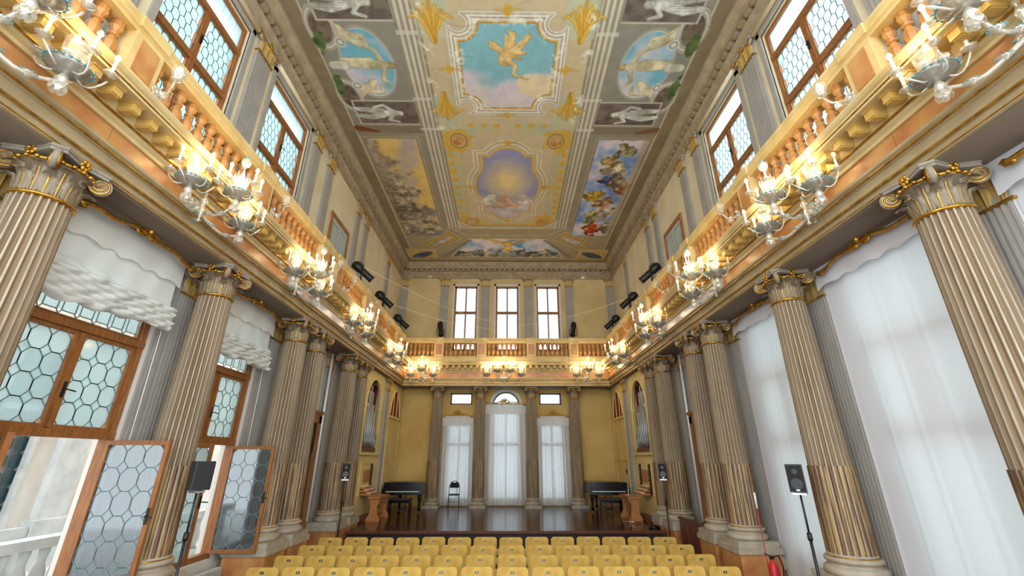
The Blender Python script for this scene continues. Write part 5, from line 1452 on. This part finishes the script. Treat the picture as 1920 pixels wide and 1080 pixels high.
# ------------------------------------------------------------------ outside the left windows
tag(boxobj('terrace_ground', 'out_stone', None, -16, -XW-.4, -4, 24, .3, .5), 'pale stone terrace outside the casement windows', kind='structure')
f = empty('neighbour_house', (-9.6, 9.05, .5)); tag(f, 'white plastered house with leaded window seen through the nearest casement', 'building')
b = MB(); wall_holes(b, -8, 14, 0, 9, [(-1.6, .3, .8, 4.2)], lambda p, q, z, w: b.box(-.4, 0, p, q, z, w)); obj('wall', b.mesh('wall', ['out_wall']), f)
boxobj('pilaster', 'out_stone', f, 0, .16, .75, 1.35, 0, 8); boxobj('pilaster_foot', 'out_stone', f, 0, .26, .62, 1.48, 0, .9); boxobj('ledge', 'out_stone', f, 0, .22, -6, .6, .62, .8)
boxobj('plinth', 'out_stone', f, 0, .1, 1.5, 9, 0, .85); boxobj('rust_streak', 'out_rust', f, 0, .006, 1.75, 1.8, .85, 2.0); boxobj('rust_streak', 'out_rust', f, 0, .006, 1.78, 1.86, 2.0, 2.4)
win = empty('window', (0, 0, 0)); win.parent = f
b = MB(); frame_rect(b, -1.6, .3, .8, 4.2, .09, .1); b.box(-.05, .05, -.72, -.6, .8, 4.2); b.box(-.05, .05, -1.6, .3, 2.95, 3.07); obj('frame', b.mesh('frame', ['out_stone']), win)
hx = ngon([(-.13, -.1), (0, -.2), (.13, -.1), (.13, .1), (0, .2), (-.13, .1)], .01).mesh('pane', ['teal_dark'])
for i in range(6):
    for j in range(10):
        y = -1.4+i*.29+(.12 if i > 2 else 0); z = 1.08+j*.31+(.06 if j > 5 else 0)
        if z < 4.1: obj('pane', hx, win, (-.1, y, z), scale=(1, .9, .8))
obj('backing', MB().box(-.3, -.2, -1.6, .3, .8, 4.2).mesh('backing', ['out_stone']), win)
t = empty('terrace_balustrade', (-7.2, 0, .5)); tag(t, 'white stone terrace balustrade outside the casement windows', 'balustrade')
boxobj('rail', 'out_stone', t, -.16, .16, 4, 17, .78, .92); boxobj('base', 'out_stone', t, -.16, .16, 4, 17, 0, .14)
OB = MB().lathe([(.07, 0), (.05, .06), (.1, .22), (.09, .3), (.05, .42), (.07, .58), (.07, .64)], 10).mesh('baluster', ['out_stone'])
for k in range(42): obj('baluster', OB, t, (0, 4.2+k*.3, .14))
for y in (6.4, 9.6, 12.8): boxobj('pier', 'out_stone', t, -.2, .2, y-.2, y+.2, 0, .95)
e = empty('potted_shrub', (-6.7, 8.1, .5)); tag(e, 'small green shrub growing by the terrace balustrade', 'plant')
b = MB()
for k in range(170):
    a = RNG.uniform(0, 2*PI); r = .3*math.sqrt(RNG.random()); z = RNG.uniform(.45, 1.15); c = Vector((r*math.cos(a), r*math.sin(a), z))
    d = Vector(RNG.normal(size=3)).normalized()*.05; u = d.cross(Vector((0, 0, 1)))*.5
    b.add([c-d, c+u, c+d, c-u], [(0, 1, 2, 3)])
obj('foliage', b.mesh('foliage', ['leaf']), e)['kind'] = 'stuff'
for k in range(4): obj('stem', MB().tube([(0, 0, .3), (.1*math.cos(k*1.6), .1*math.sin(k*1.6), .8)], .01, 5).mesh('stem', ['wood_dark']), e)
obj('pot', MB().lathe([(.14, 0), (.2, .3), (.22, .32), (.2, .36), (.0, .34)], 14).mesh('pot', ['out_rust']), e)
